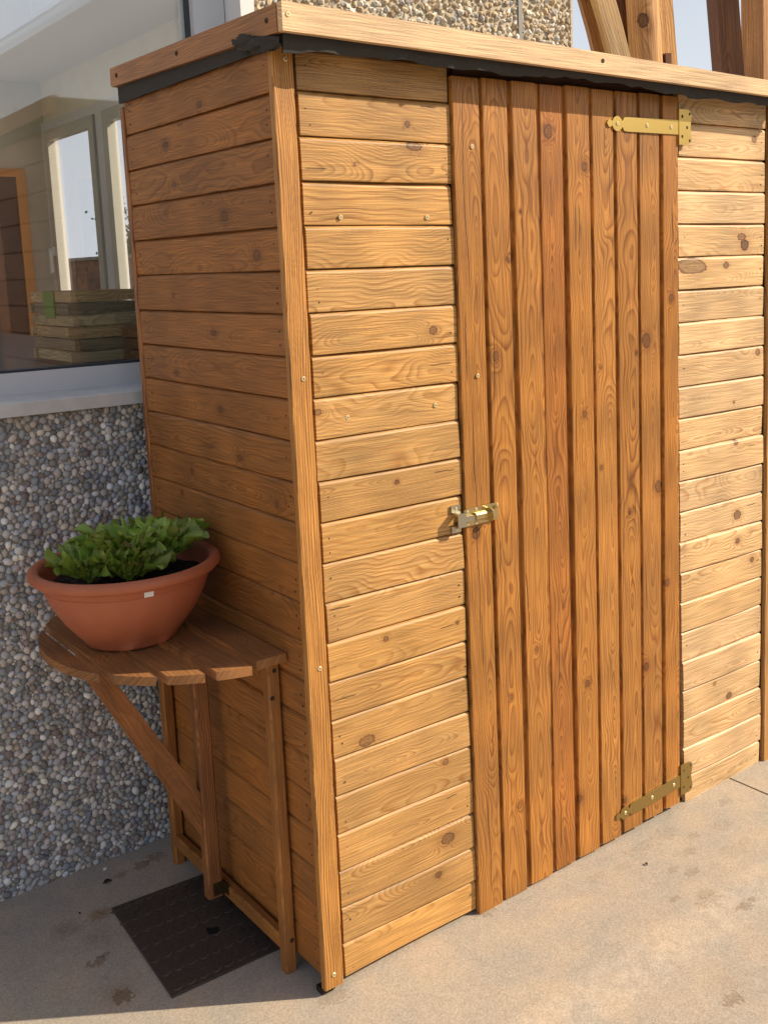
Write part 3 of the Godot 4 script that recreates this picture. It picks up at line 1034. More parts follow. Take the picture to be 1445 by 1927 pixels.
func build_door(t: Node3D, rng: RandomNumberGenerator) -> void:
	var d := Node3D.new()
	d.name = "door"
	t.add_child(d)
	d.position = V(8.85, -23.0, 0.1) - origin_of(t)
	var xs := [4.62, 5.475, 5.589, 6.417, 6.584, 7.42, 7.594, 8.401, 8.563, 9.424, 9.549, 10.377, 10.511, 11.359, 11.503, 12.342, 12.501, 13.175]
	var zf := 0.12
	var dkn := [[7.77, -1.56, 9.0, 0.75], [9.09, -2.43, 8.0, 0.6], [6.67, -3.67, 3.0, 0.6], [11.61, -7.43, 10.0, 0.7], [12.72, -6.22, 7.5, 0.6], [8.94, -9.34, 6.0, 0.55], [12.1, -11.97, 8.0, 0.6], [10.78, -12.54, 3.5, 1.0], [4.85, -12.09, 7.5, 0.7], [8.87, -17.42, 6.0, 0.6], [11.5, -17.61, 8.0, 0.8], [12.48, -15.1, 6.0, 0.6], [5.7, -7.43, 8.0, 0.4], [9.63, -8.06, 4.0, 0.4], [11.14, -7.76, 3.0, 0.9], [6.88, -15.84, 5.0, 0.4], [8.5, -20.95, 8.0, 0.6], [6.09, -20.31, 6.0, 0.35], [10.43, -21.7, 5.0, 0.6], [6.2, -4.9, 5.0, 0.6], [9.6, -11.0, 3.0, 0.5], [5.9, -17.0, 4.0, 0.5]]
	for i in 9:
		var k := 1.0 - zf / 21.69
		var x0: float = xs[i * 2] * k - 12.556 * (1.0 - k)
		var x1: float = xs[i * 2 + 1] * k - 12.556 * (1.0 - k)
		var gap := 0.13
		if i < 8: gap = xs[i * 2 + 2] - xs[i * 2 + 1]
		var top := -0.36 + rng.randf_range(-0.02, 0.015) + i * 0.008
		var bot := lerpf(-23.0, -22.68, i / 8.0) + rng.randf_range(-0.015, 0.015)
		var w := x1 - x0
		var tones := [0.0, 0.03, 0.02, -0.06, 0.0, 0.04, -0.01, 0.02, -0.02]
		var e := C8(170, 116, 54)
		var l := C8(108, 58, 20)
		e = e * (1.0 + tones[i]); l = l * (1.0 + tones[i])
		if i == 3: e = C8(166, 106, 46); l = C8(102, 52, 18)
		var cracks := []
		if i == 0: cracks = [[4.0, 420.0, 28.0], [640.0, 1230.0, 30.0], [1560.0, 1780.0, 34.0]]
		for q in 3:
			var u := rng.randf_range(50.0, 1650.0)
			cracks.append([u, u + rng.randf_range(40.0, 150.0), rng.randf_range(12.0, 60.0)])
		var s := strip("door", (top - bot) * 80.0, 76.0, wood(2100 + i, e, l, {"knots": knots_for(dkn, top, bot, x0 - 0.03, x1 + 0.03, true), "rw": rng.randf_range(4.5, 7.5), "con": rng.randf_range(0.75, 1.1), "ah": 34.0, "v0": rng.randf_range(0.35, 0.65), "h0": rng.randf_range(-10, 16), "cracks": cracks}))
		var prof := [Vector2(0, -0.16), Vector2(0, -0.022), Vector2(0.006, -0.006), Vector2(0.02, 0), Vector2(0.045, 0.0004), Vector2(w * 0.5, 0.003), Vector2(w - 0.045, 0.0004), Vector2(w - 0.02, 0), Vector2(w - 0.006, -0.006), Vector2(w, -0.022), Vector2(w, -0.09)]
		if i < 8:
			prof += [Vector2(w + gap + 0.05, -0.09), Vector2(w + gap + 0.05, -0.11), Vector2(w, -0.11)]
		prof.append(Vector2(w, -0.16))
		var vv := []
		for p in prof: vv.append(clampf(p.x * 80.0 + 3.0, 2.0, 72.0))
		vv.append(3.0)
		var mb := MB.new()
		var z := zf + rng.randf_range(-0.012, 0.012)
		prism(mb, prof, vv, V(x0, top, z), Vector3(0, (bot - top) * U, 0), Vector3(1, 0, 0) * U, Vector3(0, 0, 1) * U, s, 6, rng.randf_range(-0.03, 0.03), 0.0)
		obj("board", mb, s.mat, d)
	# ledges on the inside hold the boards together
	for y in [-3.0, -12.0, -21.0]:
		obj("ledge", bx(4.8, 12.95, y - 0.5, y + 0.5, -0.2, -0.05), plain("dark_timber", C8(74, 44, 24), 0.75), d)
	# hinges
	var brass := plain("brass", C8(226, 194, 116), 0.34, 1.0)
	var dull := plain("dull_brass", C8(172, 150, 96), 0.42, 1.0)
	var sm := screw_mesh()
	var zinc := plain("screw_zinc", C8(226, 208, 164), 0.4, 0.5)
	var hole := plain("hole", C8(26, 20, 14), 0.9)
	var face := Basis(Vector3(1, 0, 0), PI / 2)
	for hi in 2:
		var h := Node3D.new()
		h.name = "hinge"
		t.add_child(h, true)
		var dy := 0.0 if hi == 0 else -20.74
		h.position = V(11.6, -1.7 + dy, 0.12) - origin_of(t)
		var m: Material = brass if hi == 0 else dull
		var o := [[9.97, -1.22], [10.03, -1.13], [10.1, -1.11], [10.18, -1.16], [10.25, -1.06], [10.35, -1.01], [10.46, -1.02], [10.55, -1.09], [10.6, -1.14], [10.66, -1.04], [10.78, -1.02], [13.12, -0.98], [13.12, -1.40], [10.78, -1.42], [10.66, -1.40], [10.6, -1.30], [10.55, -1.35], [10.46, -1.42], [10.35, -1.43], [10.25, -1.38], [10.18, -1.28], [10.1, -1.33], [10.03, -1.31]]
		var tilt := 0.0 if hi == 0 else 0.05
		var pts := o.map(func(q): return Vector2((q[0] - 9.97) * U, (q[1] + 1.2) * U))
		var mb := MB.new()
		plate(mb, pts, Transform3D(Basis(Vector3(0, 0, 1), tilt), V(9.97, -1.2 + dy - tilt * 3.0, 0.0)), 0.138 * U, 0.172 * U)
		obj("strap", mb, m, h)
		var pp := [[13.08, -0.66], [13.5, -0.66], [13.62, -0.72], [13.66, -0.85], [13.62, -1.0], [13.6, -1.18], [13.62, -1.36], [13.66, -1.5], [13.62, -1.62], [13.5, -1.69], [13.08, -1.69]]
		pts = pp.map(func(q): return Vector2((q[0] - 13.08) * U, (q[1] + 1.2) * U))
		mb = MB.new()
		plate(mb, pts, Transform3D(Basis.IDENTITY, V(13.02, -1.2 + dy, 0.0)), 0.15 * U, 0.19 * U)
		mb.box(V(13.02, -1.69 + dy, 0.0), V(13.06, -0.66 + dy, 0.15))
		mb.box(V(13.2, -1.6 + dy, 0.0), V(13.5, -0.75 + dy, 0.15))
		obj("hinge_plate", mb, m, h)
		var holes := MB.new()
		for q in [[13.16, -0.87], [13.5, -0.78], [13.38, -1.18], [13.16, -1.45], [13.5, -1.56]]:
			holes.box(V(q[0] - 0.035, q[1] - 0.04 + dy, 0.18), V(q[0] + 0.035, q[1] + 0.04 + dy, 0.194))
		obj("screw_hole", holes, hole if hi == 0 else plain("hole_worn", C8(110, 92, 56), 0.5, 0.8), h)
		for q in [[10.39, -1.22], [11.63, -1.21], [12.68, -1.2]]:
			shared("screw", sm, zinc, h, Transform3D(face, V(q[0], q[1] + dy + tilt * (q[0] - 12.97), 0.172) + Vector3(0, 0, 0.0006)))
	# sliding bolt
	var l := Node3D.new()
	l.name = "bolt_latch"
	t.add_child(l)
	l.position = V(4.9, -11.9, 0.12) - origin_of(t)
	var nickel := plain("latch_metal", C8(206, 186, 136), 0.3, 1.0)
	var steel := plain("latch_steel", C8(190, 184, 168), 0.3, 1.0)
	var mb := MB.new()
	var rp := []
	for c in [[0.09, 0.09, PI], [1.11, 0.09, -PI / 2], [1.11, 0.40, 0.0], [0.09, 0.40, PI / 2]]:
		for k in 4:
			var a: float = c[2] + k * PI / 6.0
			rp.append(Vector2(c[0] + 0.08 * cos(a), c[1] + 0.08 * sin(a)) * U)
	plate(mb, rp, Transform3D(Basis(Vector3(0, 0, 1), 0.02), V(4.41, -11.86, 0)), 0.125 * U, 0.152 * U)
	obj("base_plate", mb, nickel, l)
	mb = MB.new()
	mb.obox(V(4.68, -11.63, 0.2), Vector3(0.42 * U, 0, 0), Vector3(0, 0.075 * U, 0), Vector3(0, 0, 0.03 * U))
	obj("bolt", mb, steel, l)
	mb = MB.new()
	var hp := [Vector2(-0.11, 0.15), Vector2(-0.10, 0.24), Vector2(-0.06, 0.275), Vector2(0.06, 0.275), Vector2(0.10, 0.24), Vector2(0.11, 0.15)].map(func(p): return p * U)
	plate(mb, hp, Transform3D(Basis(Vector3(0, 1, 0), Vector3(0, 0, 1), Vector3(1, 0, 0)), V(4.75, -11.62, 0)), 0.0, 0.5 * U)
	obj("housing", mb, nickel, l)
	mb = MB.new()
	var kp := [Vector2(-0.17, 0.14), Vector2(-0.19, 0.3), Vector2(-0.12, 0.4), Vector2(0.0, 0.43), Vector2(0.12, 0.4), Vector2(0.19, 0.3), Vector2(0.17, 0.14)].map(func(p): return p * U)
	plate(mb, kp, Transform3D(Basis(Vector3(0, 1, 0), Vector3(0, 0, 1), Vector3(1, 0, 0)), V(5.2, -11.62, 0)), 0.0, 0.04 * U)
	mb.obox(V(5.36, -11.58, 0.21), Vector3(0.16, 0.10, 0) * U, Vector3(-0.02, 0.035, 0) * U, Vector3(0, 0, 0.03) * U)
	mb.obox(V(5.36, -11.68, 0.2), Vector3(0.16, -0.08, 0) * U, Vector3(0.02, 0.03, 0) * U, Vector3(0, 0, 0.03) * U)
	obj("knob", mb, nickel, l)
	mb = MB.new()
	mb.box(V(4.08, -11.42, 0.01), V(4.38, -11.24, 0.05))
	mb.box(V(4.08, -11.98, 0.01), V(4.38, -11.80, 0.05))
	mb.box(V(4.1, -11.46, 0.05), V(4.36, -11.42, 0.27))
	mb.box(V(4.1, -11.80, 0.05), V(4.36, -11.76, 0.27))
	mb.box(V(4.1, -11.80, 0.27), V(4.36, -11.42, 0.31))
	obj("keeper", mb, steel, l)
	for q in [[4.53, -11.46, 0.152], [4.53, -11.78, 0.152], [4.82, -11.43, 0.152], [4.82, -11.80, 0.152], [5.55, -11.42, 0.152], [4.23, -11.33, 0.05], [4.23, -11.89, 0.05]]:
		shared("screw", sm, zinc, l, Transform3D(face.scaled(Vector3(0.75, 0.75, 1)), V(q[0], q[1], q[2]) + Vector3(0, 0, 0.0006)))

func build_roof(t: Node3D, rng: RandomNumberGenerator) -> void:
	var r := Node3D.new()
	r.name = "roof"
	t.add_child(r)
	r.position = V(8.8, -0.1, -4.0) - origin_of(t)
	var fe := C8(212, 178, 136)
	var fl := C8(170, 130, 88)
	var opt := {"rw": 3.6, "con": 0.8, "h0": 60.0, "ah": 10.0, "v0": 1.7, "wob": 0.03, "tone": 0.08}
	var s := strip("trim", 1530.0, 66.0, wood(41, fe, fl, opt))
	var mb := MB.new()
	var pts := [Vector2(0, 0.23), Vector2(19.05, 0.035), Vector2(19.05, 0.47), Vector2(9.5, 0.66), Vector2(0.0, 0.835)].map(func(p): return p * U)
	plate(mb, pts, Transform3D(Basis.IDENTITY, V(-0.64, -0.21, 0.0)), 0.75 * U, 0.95 * U, s)
	obj("front_fascia", mb, s.mat, r)
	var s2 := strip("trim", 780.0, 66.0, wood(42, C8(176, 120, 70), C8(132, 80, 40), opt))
	mb = MB.new()
	pts = [Vector2(0, 0.23), Vector2(9.45, 0.45), Vector2(9.53, 0.52), Vector2(9.5, 0.93), Vector2(9.45, 0.96), Vector2(0.0, 0.82)].map(func(p): return p * U)
	plate(mb, pts, Transform3D(Basis(Vector3(0, 0, -1), Vector3(0, 1, 0), Vector3(1, 0, 0)), V(-0.66, -0.21, 0.73)), 0.0, 0.15 * U, s2)
	obj("side_fascia", mb, s2.mat, r)
	mb = bx(18.2, 18.38, 0.0, 0.42, -8.7, 0.74)
	obj("far_fascia", mb, plain("fascia_far", C8(168, 120, 76), 0.6), r)
	obj("roof_deck", bx(-0.36, 18.15, 0.0, 0.22, -8.7, 0.62), plain("dark_timber", C8(74, 44, 24), 0.75), r)
	var felt := mottled("roofing_felt", C8(24, 23, 22), C8(92, 88, 82), 21, 0.05, 0.95, 0.06, 0.12)
	obj("roof_felt", bx(-0.5, 18.2, 0.23, 0.28, -8.75, 0.74), felt, r)
	# the felt turned down behind the fascias, its edge hanging loose
	var nz := FastNoiseLite.new()
	nz.seed = 4
	nz.frequency = 0.3
	mb = MB.new()
	var n := 90
	var ring := []
	for i in n + 1:
		var x := lerpf(-0.5, 18.15, float(i) / n)
		var low := -0.30 + nz.get_noise_1d(x * 2.2) * 0.10 + nz.get_noise_1d(x * 9.0) * 0.03
		if x < 0.6: low -= (0.6 - x) * 0.06
		if x > 7.0: low += 0.05 * exp(-pow((x - 8.5) / 2.0, 2))
		if x > 11.0: low -= 0.09 * smoothstep(11.0, 13.0, x)
		var out := nz.get_noise_1d(x * 3.1 + 70.0) * 0.09
		ring.append([V(x, 0.2, 0.70), V(x, low * 0.4, 0.70 + out), V(x, low, 0.66 + out * 2.0), V(x, low, 0.61 + out * 2.0), V(x, low * 0.4, 0.64 + out), V(x, 0.2, 0.64)])
	for i in n:
		for k in 5:
			var a: Vector3 = ring[i][k]
			var b: Vector3 = ring[i + 1][k]
			var c: Vector3 = ring[i + 1][k + 1]
			var d: Vector3 = ring[i][k + 1]
			var nn := (b - a).cross(d - a).normalized()
			if (k < 2 and nn.z < 0) or (k == 2 and nn.y > 0) or (k > 2 and nn.z > 0): nn = -nn
			mb.quad(a, b, c, d, nn)
	obj("felt_skirt", mb, felt, r)
	mb = MB.new()
	ring = []
	n = 50
	for i in n + 1:
		var z := lerpf(0.6, -8.6, float(i) / n)
		var low := -0.22 + nz.get_noise_1d(z * 2.0 + 300.0) * 0.03
		var out := nz.get_noise_1d(z * 2.6 + 500.0) * 0.02
		ring.append([V(-0.54, 0.3, z), V(-0.55 + out, low, z), V(-0.50 + out, low, z), V(-0.49, 0.3, z)])
	for i in n:
		for k in 3:
			var a: Vector3 = ring[i][k]
			var b: Vector3 = ring[i + 1][k]
			var c: Vector3 = ring[i + 1][k + 1]
			var d: Vector3 = ring[i][k + 1]
			var nn := (b - a).cross(d - a).normalized()
			if (k == 0 and nn.x > 0) or (k == 1 and nn.y > 0) or (k == 2 and nn.x < 0): nn = -nn
			mb.quad(a, b, c, d, nn)
	obj("felt_skirt", mb, felt, r)
	# the folded lump of felt at the corner
	mb = MB.new()
	var m := 16
	var secs := []
	for i in 15:
		var f := i / 14.0
		var c := V(lerpf(-0.62, -0.52, f) - 0.12 * sin(PI * f), lerpf(0.16, -0.14, f) - 0.05 * sin(PI * f), lerpf(-1.3, 0.66, f))
		var rad := (0.07 + 0.11 * sin(PI * pow(f, 1.2))) * U
		var loop := []
		for k in m:
			var a := TAU * k / m
			var q := rad * (1.0 + 0.9 * nz.get_noise_2d(cos(a) * 3.0 + f * 9.0, sin(a) * 3.0 + 40.0))
			loop.append(c + Vector3(cos(a) * q * 0.8, sin(a) * q * 1.15, 0.0))
		secs.append(loop)
	for i in 14:
		for k in m:
			var a: Vector3 = secs[i][k]
			var b: Vector3 = secs[i][(k + 1) % m]
			var c: Vector3 = secs[i + 1][(k + 1) % m]
			var d: Vector3 = secs[i + 1][k]
			var nn := (b - a).cross(d - a).normalized()
			var outw := Vector3(cos(TAU * (k + 0.5) / m), sin(TAU * (k + 0.5) / m), 0)
			if nn.dot(outw) < 0: nn = -nn
			mb.quad(a, b, c, d, nn)
	obj("felt_fold", mb, felt, r)


# ---------------------------------------------------------------- the table
func build_table() -> void:
	var t := thing("folding_table", "half round slatted wooden folding table against the shed side", "table", V(-2.6, -Y0, -5.0))
	var e := C8(164, 108, 50)
	var l := C8(106, 64, 26)
	var cz := -5.0
	var cx := -0.48
	var R := 4.47
	var sm := screw_mesh()
	var old := plain("old_screw", C8(60, 50, 42), 0.6, 0.5)
	var spans := [[-1.31, -0.50], [-2.32, -1.53], [-3.28, -2.56], [-4.19, -3.49], [-4.95, -4.41]]
	for i in 5:
		var x0: float = spans[i][0]
		var x1: float = spans[i][1]
		var near := []
		var far := []
		for k in 7:
			var x := lerpf(x0, x1, k / 6.0)
			var d := sqrt(maxf(0.0, R * R - pow(minf(0.0, x - cx), 2)))
			if i == 0: d = minf(d, 4.15)
			near.append(Vector2(x, cz + d))
			far.append(Vector2(x, cz - d))
		far.reverse()
		var pts := []
		for q in near + far:
			pts.append(Vector2(-(q.y - (-0.4)) * U, (q.x + 5.0) * U - (x0 + 5.0) * U))
		var s := strip("misc", 740.0, 84.0, wood(500 + i, C8(154, 104, 58), C8(104, 66, 34), {"rw": 4.0, "con": 0.55, "tone": 0.16}))
		var mb := MB.new()
		# local x runs away along -z, local y towards +x
		plate(mb, pts, Transform3D(Basis(Vector3(0, 0, -1), Vector3(1, 0, 0), Vector3(0, -1, 0)), V(x0, -14.3 - 0.012 * i, -0.4)), 0.0, 0.22 * U, s)
		obj("slat", mb, s.mat, t)
	var legs := [[-0.80, -1.64], [-0.80, -8.52]]
	for q in legs:
		var s := strip("misc", 700.0, 110.0, wood(520 + int(q[1]), e, l, {"rw": 4.0, "h0": 50.0, "ah": 10.0, "knots": [[330.0, 24.0, 7.0, 0.4, 0.7]]}))
		var mb := MB.new()
		timber(mb, V(q[0], -23.1, q[1]), Vector3(0, 8.56 * U, 0), Vector3(1, 0, 0), Vector3(0, 0, 1), 0.33 * U, 0.34 * U, s, 1, 0.0, 0.004)
		obj("leg", mb, s.mat, t)
	for q in [[-22.55, 0.42], [-14.95, 0.4]]:
		var s := strip("misc", 560.0, 90.0, wood(530 + int(q[0]), e, l, {"rw": 4.0}))
		var mb := MB.new()
		timber(mb, V(-0.77, q[0], -8.18), Vector3(0, 0, 6.54 * U), Vector3(0, 1, 0), Vector3(1, 0, 0), q[1] * U, 0.25 * U, s, 1, 0.0, 0.003)
		obj("rail", mb, s.mat, t)
	# the swinging bracket: upright, arm and brace
	var s := strip("misc", 660.0, 140.0, wood(541, C8(150, 100, 56), C8(100, 58, 28), {"rw": 4.5, "h0": 40.0, "ah": 20.0}))
	var mb := MB.new()
	timber(mb, V(-1.24, -22.5, -5.2), Vector3(0, 7.6 * U, 0), Vector3(1, 0, 0), Vector3(0, 0, 1), 0.44 * U, 0.36 * U, s, 1, 0.0, 0.004)
	obj("upright", mb, s.mat, t)
	s = strip("misc", 280.0, 120.0, wood(542, C8(166, 120, 70), C8(120, 80, 42), {"rw": 4.5}))
	mb = MB.new()
	timber(mb, V(-4.1, -14.88, -5.5), Vector3(3.0 * U, 0, 0), Vector3(0, 1, 0), Vector3(0, 0, 1), 0.28 * U, 0.85 * U, s, 1, 0.0, 0.003)
	obj("arm", mb, s.mat, t)
	s = strip("misc", 560.0, 80.0, wood(543, C8(150, 98, 54), C8(112, 68, 34), {"rw": 6.0, "con": 0.4}))
	mb = MB.new()
	var bp := [[-4.2, -14.89], [-3.62, -14.89], [-1.25, -19.26], [-1.25, -20.62]].map(func(q): return Vector2((q[0] + 4.2) * U, (q[1] + 14.89) * U))
	var bt := Transform3D(Basis.IDENTITY, V(-4.2, -14.89, 0.0))
	brace_board(mb, bp, bt, -5.14 * U, -4.92 * U, s)
	obj("brace", mb, s.mat, t)
	mb = MB.new()
	mb.box(V(-1.1, -22.42, -4.84), V(-0.79, -22.06, -4.81))
	mb.box(V(-0.79, -22.40, -4.84), V(-0.74, -22.08, -4.55))
	mb.box(V(-0.83, -22.44, -4.86), V(-0.76, -22.04, -4.79))
	obj("hinge", mb, plain("hinge_dark", C8(84, 72, 48), 0.5, 0.8), t)
	for q in [[-0.62, -14.85, -1.3], [-0.72, -15.55, -1.3], [-0.6, -22.2, -1.3]]:
		shared("screw", sm, old, t, Transform3D(Basis(Vector3(1, 0, 0), PI / 2), V(q[0], q[1], q[2]) + Vector3(0, 0, 0.0004)))


# ---------------------------------------------------------------- bowl and lettuces
func build_pot() -> void:
	var c := V(-2.85, -14.28, -4.75)
	var t := thing("planting_bowl", "wide terracotta coloured bowl of lettuce on the slatted table", "plant pot", c)
	var terra := mottled("terracotta_plastic", C8(168, 94, 62), C8(186, 108, 76), 44, 0.5, 0.48, 0.0, 0.02)
	var prof := [[0.0, 0.03], [1.0, 0.03], [1.03, 0.0], [1.12, 0.0], [1.17, 0.05], [1.22, 0.16], [1.38, 0.34], [1.58, 0.60], [1.77, 0.90], [1.93, 1.22], [2.03, 1.48], [2.055, 1.55], [2.045, 1.565], [2.06, 1.58], [2.12, 1.76]].map(func(p): return Vector2(p[0], p[1]) * U)
	var mb := MB.new()
	lathe(mb, prof, c, 72)
	obj("bowl", mb, terra, t)
	mb = MB.new()
	lathe(mb, [[2.11, 1.74], [2.20, 1.74], [2.29, 1.78], [2.355, 1.85], [2.38, 1.93], [2.36, 2.01], [2.30, 2.06], [2.22, 2.07], [2.14, 2.04], [2.09, 1.97], [2.06, 1.85], [1.98, 1.5], [1.85, 1.2]].map(func(p): return Vector2(p[0], p[1]) * U), c, 72)
	obj("rim", mb, terra, t)
	mb = MB.new()
	var nz := FastNoiseLite.new()
	nz.seed = 8
	nz.frequency = 40.0
	for i in 14:
		for k in 40:
			var q := []
			for w in [[i, k], [i + 1, k], [i + 1, k + 1], [i, k + 1]]:
				var r: float = w[0] / 14.0 * 2.0 * U
				var a: float = TAU * w[1] / 40.0
				var x := cos(a) * r
				var z := sin(a) * r
				q.append(c + Vector3(x, (1.55 + 0.14 * nz.get_noise_2d(x, z)) * U, z))
			var nn: Vector3 = (q[1] - q[0]).cross(q[3] - q[0])
			if nn.length() < 1e-12: nn = (q[2] - q[1]).cross(q[3] - q[1])
			nn = nn.normalized()
			if nn.y < 0: nn = -nn
			mb.quad(q[0], q[1], q[2], q[3], nn)
	obj("soil", mb, mottled("potting_soil", C8(20, 15, 11), C8(52, 40, 30), 33, 0.04, 1.0, 0.2, 0.1), t)
	mb = MB.new()
	var a0 := atan2(0.99, -0.125)
	for k in 4:
		var p := []
		for w in [[k, 0], [k + 1, 0], [k + 1, 1], [k, 1]]:
			var a: float = a0 - (w[0] - 2.0) * 0.027
			var r: float = (2.078 if w[1] == 0 else 2.122) * U
			p.append(c + Vector3(cos(a) * r, (1.58 + w[1] * 0.15) * U, sin(a) * r))
		mb.quad(p[0], p[1], p[2], p[3], Vector3(cos(a0), -0.2, sin(a0)).normalized())
	obj("sticker", mb, plain("white_sticker", C8(232, 230, 224), 0.6), t)
	# four lettuces
	lettuce(c + Vector3(-1.0, 1.6, 0.1) * U, 1, 1.36, "frilly green lettuce at the outer left side of the bowl", 9)
	lettuce(c + Vector3(-0.15, 1.55, 0.5) * U, 2, 1.25, "low brown tinged lettuce nearest the front rim of the bowl", 9)
	lettuce(c + Vector3(0.25, 1.6, -0.5) * U, 3, 1.7, "tall bright green lettuce at the back of the bowl", 9)
	lettuce(c + Vector3(0.95, 1.65, -0.15) * U, 4, 1.55, "lettuce beside the bare soil with a leaf reaching over the shed side of the rim", 9)

func lettuce(at: Vector3, sd: int, size: float, label: String, count: int) -> void:
	var t := thing("lettuce", label, "lettuce", at, "lettuces growing in the bowl")
	var rng := RandomNumberGenerator.new()
	rng.seed = 600 + sd
	var m := plain("lettuce_leaf", Color(1, 1, 1), 0.42)
	m.vertex_color_use_as_albedo = true
	m.backlight_enabled = true
	m.backlight = Color(0.55, 0.6, 0.35)
	var nz := FastNoiseLite.new()
	nz.seed = sd
	nz.frequency = 0.5
	for i in count:
		var f := (i + 0.5) / count
		var a := i * 2.4 + rng.randf_range(-0.25, 0.25)
		var inner := 1.0 - f
		var L := size * lerpf(0.62, 1.0, sqrt(f)) * rng.randf_range(0.75, 1.2) * U
		var out := Vector3(cos(a), 0, sin(a))
		var side := Vector3(-sin(a), 0, cos(a))
		var e0 := lerpf(0.75, 1.45, inner) + rng.randf_range(-0.12, 0.12)
		var curl := rng.randf_range(0.3, 1.4)
		# the midrib's curve
		var mid := [at + out * 0.04 * U]
		var dirs := []
		for k in 25:
			var el := e0 - curl * pow(k / 24.0, 2)
			dirs.append(out * cos(el) + Vector3.UP * sin(el))
			mid.append(mid[-1] + dirs[-1] * L / 24.0)
		var nr := 11
		var na := 72
		var spread := rng.randf_range(1.0, 1.25)
		var ph := rng.randf() * TAU
		var ph2 := rng.randf() * TAU
		var k1 := rng.randf_range(7.5, 11.0)
		var red := rng.randf_range(0.3, 1.0) if sd == 2 else rng.randf_range(0.0, 0.55)
		var st := SurfaceTool.new()
		st.begin(Mesh.PRIMITIVE_TRIANGLES)
		for r in nr + 1:
			var s := 0.10 + 0.90 * r / nr
			for k in na + 1:
				var x := k / float(na) * 2.0 - 1.0
				var th := x * spread * smoothstep(0.0, 0.55, s)
				var edge := 0.88 + 0.10 * sin(th * k1 * 1.7 + ph) + 0.05 * sin(th * 19.0 + ph2)
				var rr := s * edge
				var al := clampf(rr * (0.35 + 0.65 * cos(th)), 0.0, 1.0)
				var ac := rr * sin(th) * 0.85
				var q := int(al * 24.0)
				var p: Vector3 = mid[q].lerp(mid[q + 1], al * 24.0 - q)
				var d: Vector3 = dirs[mini(q, 24)]
				var nrm := d.cross(side).normalized()
				if nrm.y < 0: nrm = -nrm
				var amp := pow(s, 2.6) * L * 0.095
				var wv := sin(th * k1 + ph) + 0.75 * sin(th * k1 * 2.3 + ph2 + s * 3.0) * s + 0.45 * sin(th * k1 * 4.1 + ph + s * 6.0) * s * s
				var bub := nz.get_noise_2d(th * 7.0 + i * 9.0, s * 9.0) * L * 0.07 * smoothstep(0.1, 0.5, s)
				p += side * (ac * L) + nrm * (amp * wv + bub + absf(ac) * L * 0.18)
				p += (d * cos(th) + side * sin(th)) * amp * 0.5 * sin(th * k1 * 2.3 + ph + 1.5)
				var t0 := clampf(0.5 + 0.8 * nz.get_noise_2d(th * 5.0 + i * 3.0, s * 6.0 + 20.0), 0, 1)
				var g := Color8(112, 152, 42).lerp(Color8(204, 220, 104), t0)
				g = g.lerp(Color8(176, 192, 112), clampf((0.16 - absf(th)) * 5.0, 0, 1) * (1.0 - s) * 0.9)
				g = g.lerp(Color8(108, 70, 46), clampf(s * 1.6 - 0.75, 0, 1) * red * clampf(0.7 + 1.2 * nz.get_noise_2d(th * 6.0, s * 4.0 + i), 0, 1))
				if f > 0.7: g = g.lerp(Color8(88, 124, 46), 0.35)
				st.set_color(g.srgb_to_linear())
				st.add_vertex(p - at)
		for r in nr:
			for k in na:
				var b := r * (na + 1) + k
				for z in [b, b + 1, b + na + 2, b, b + na + 2, b + na + 1]: st.add_index(z)
		st.generate_normals()
		shared("leaf", st.commit(), m, t, Transform3D(Basis.IDENTITY, at))


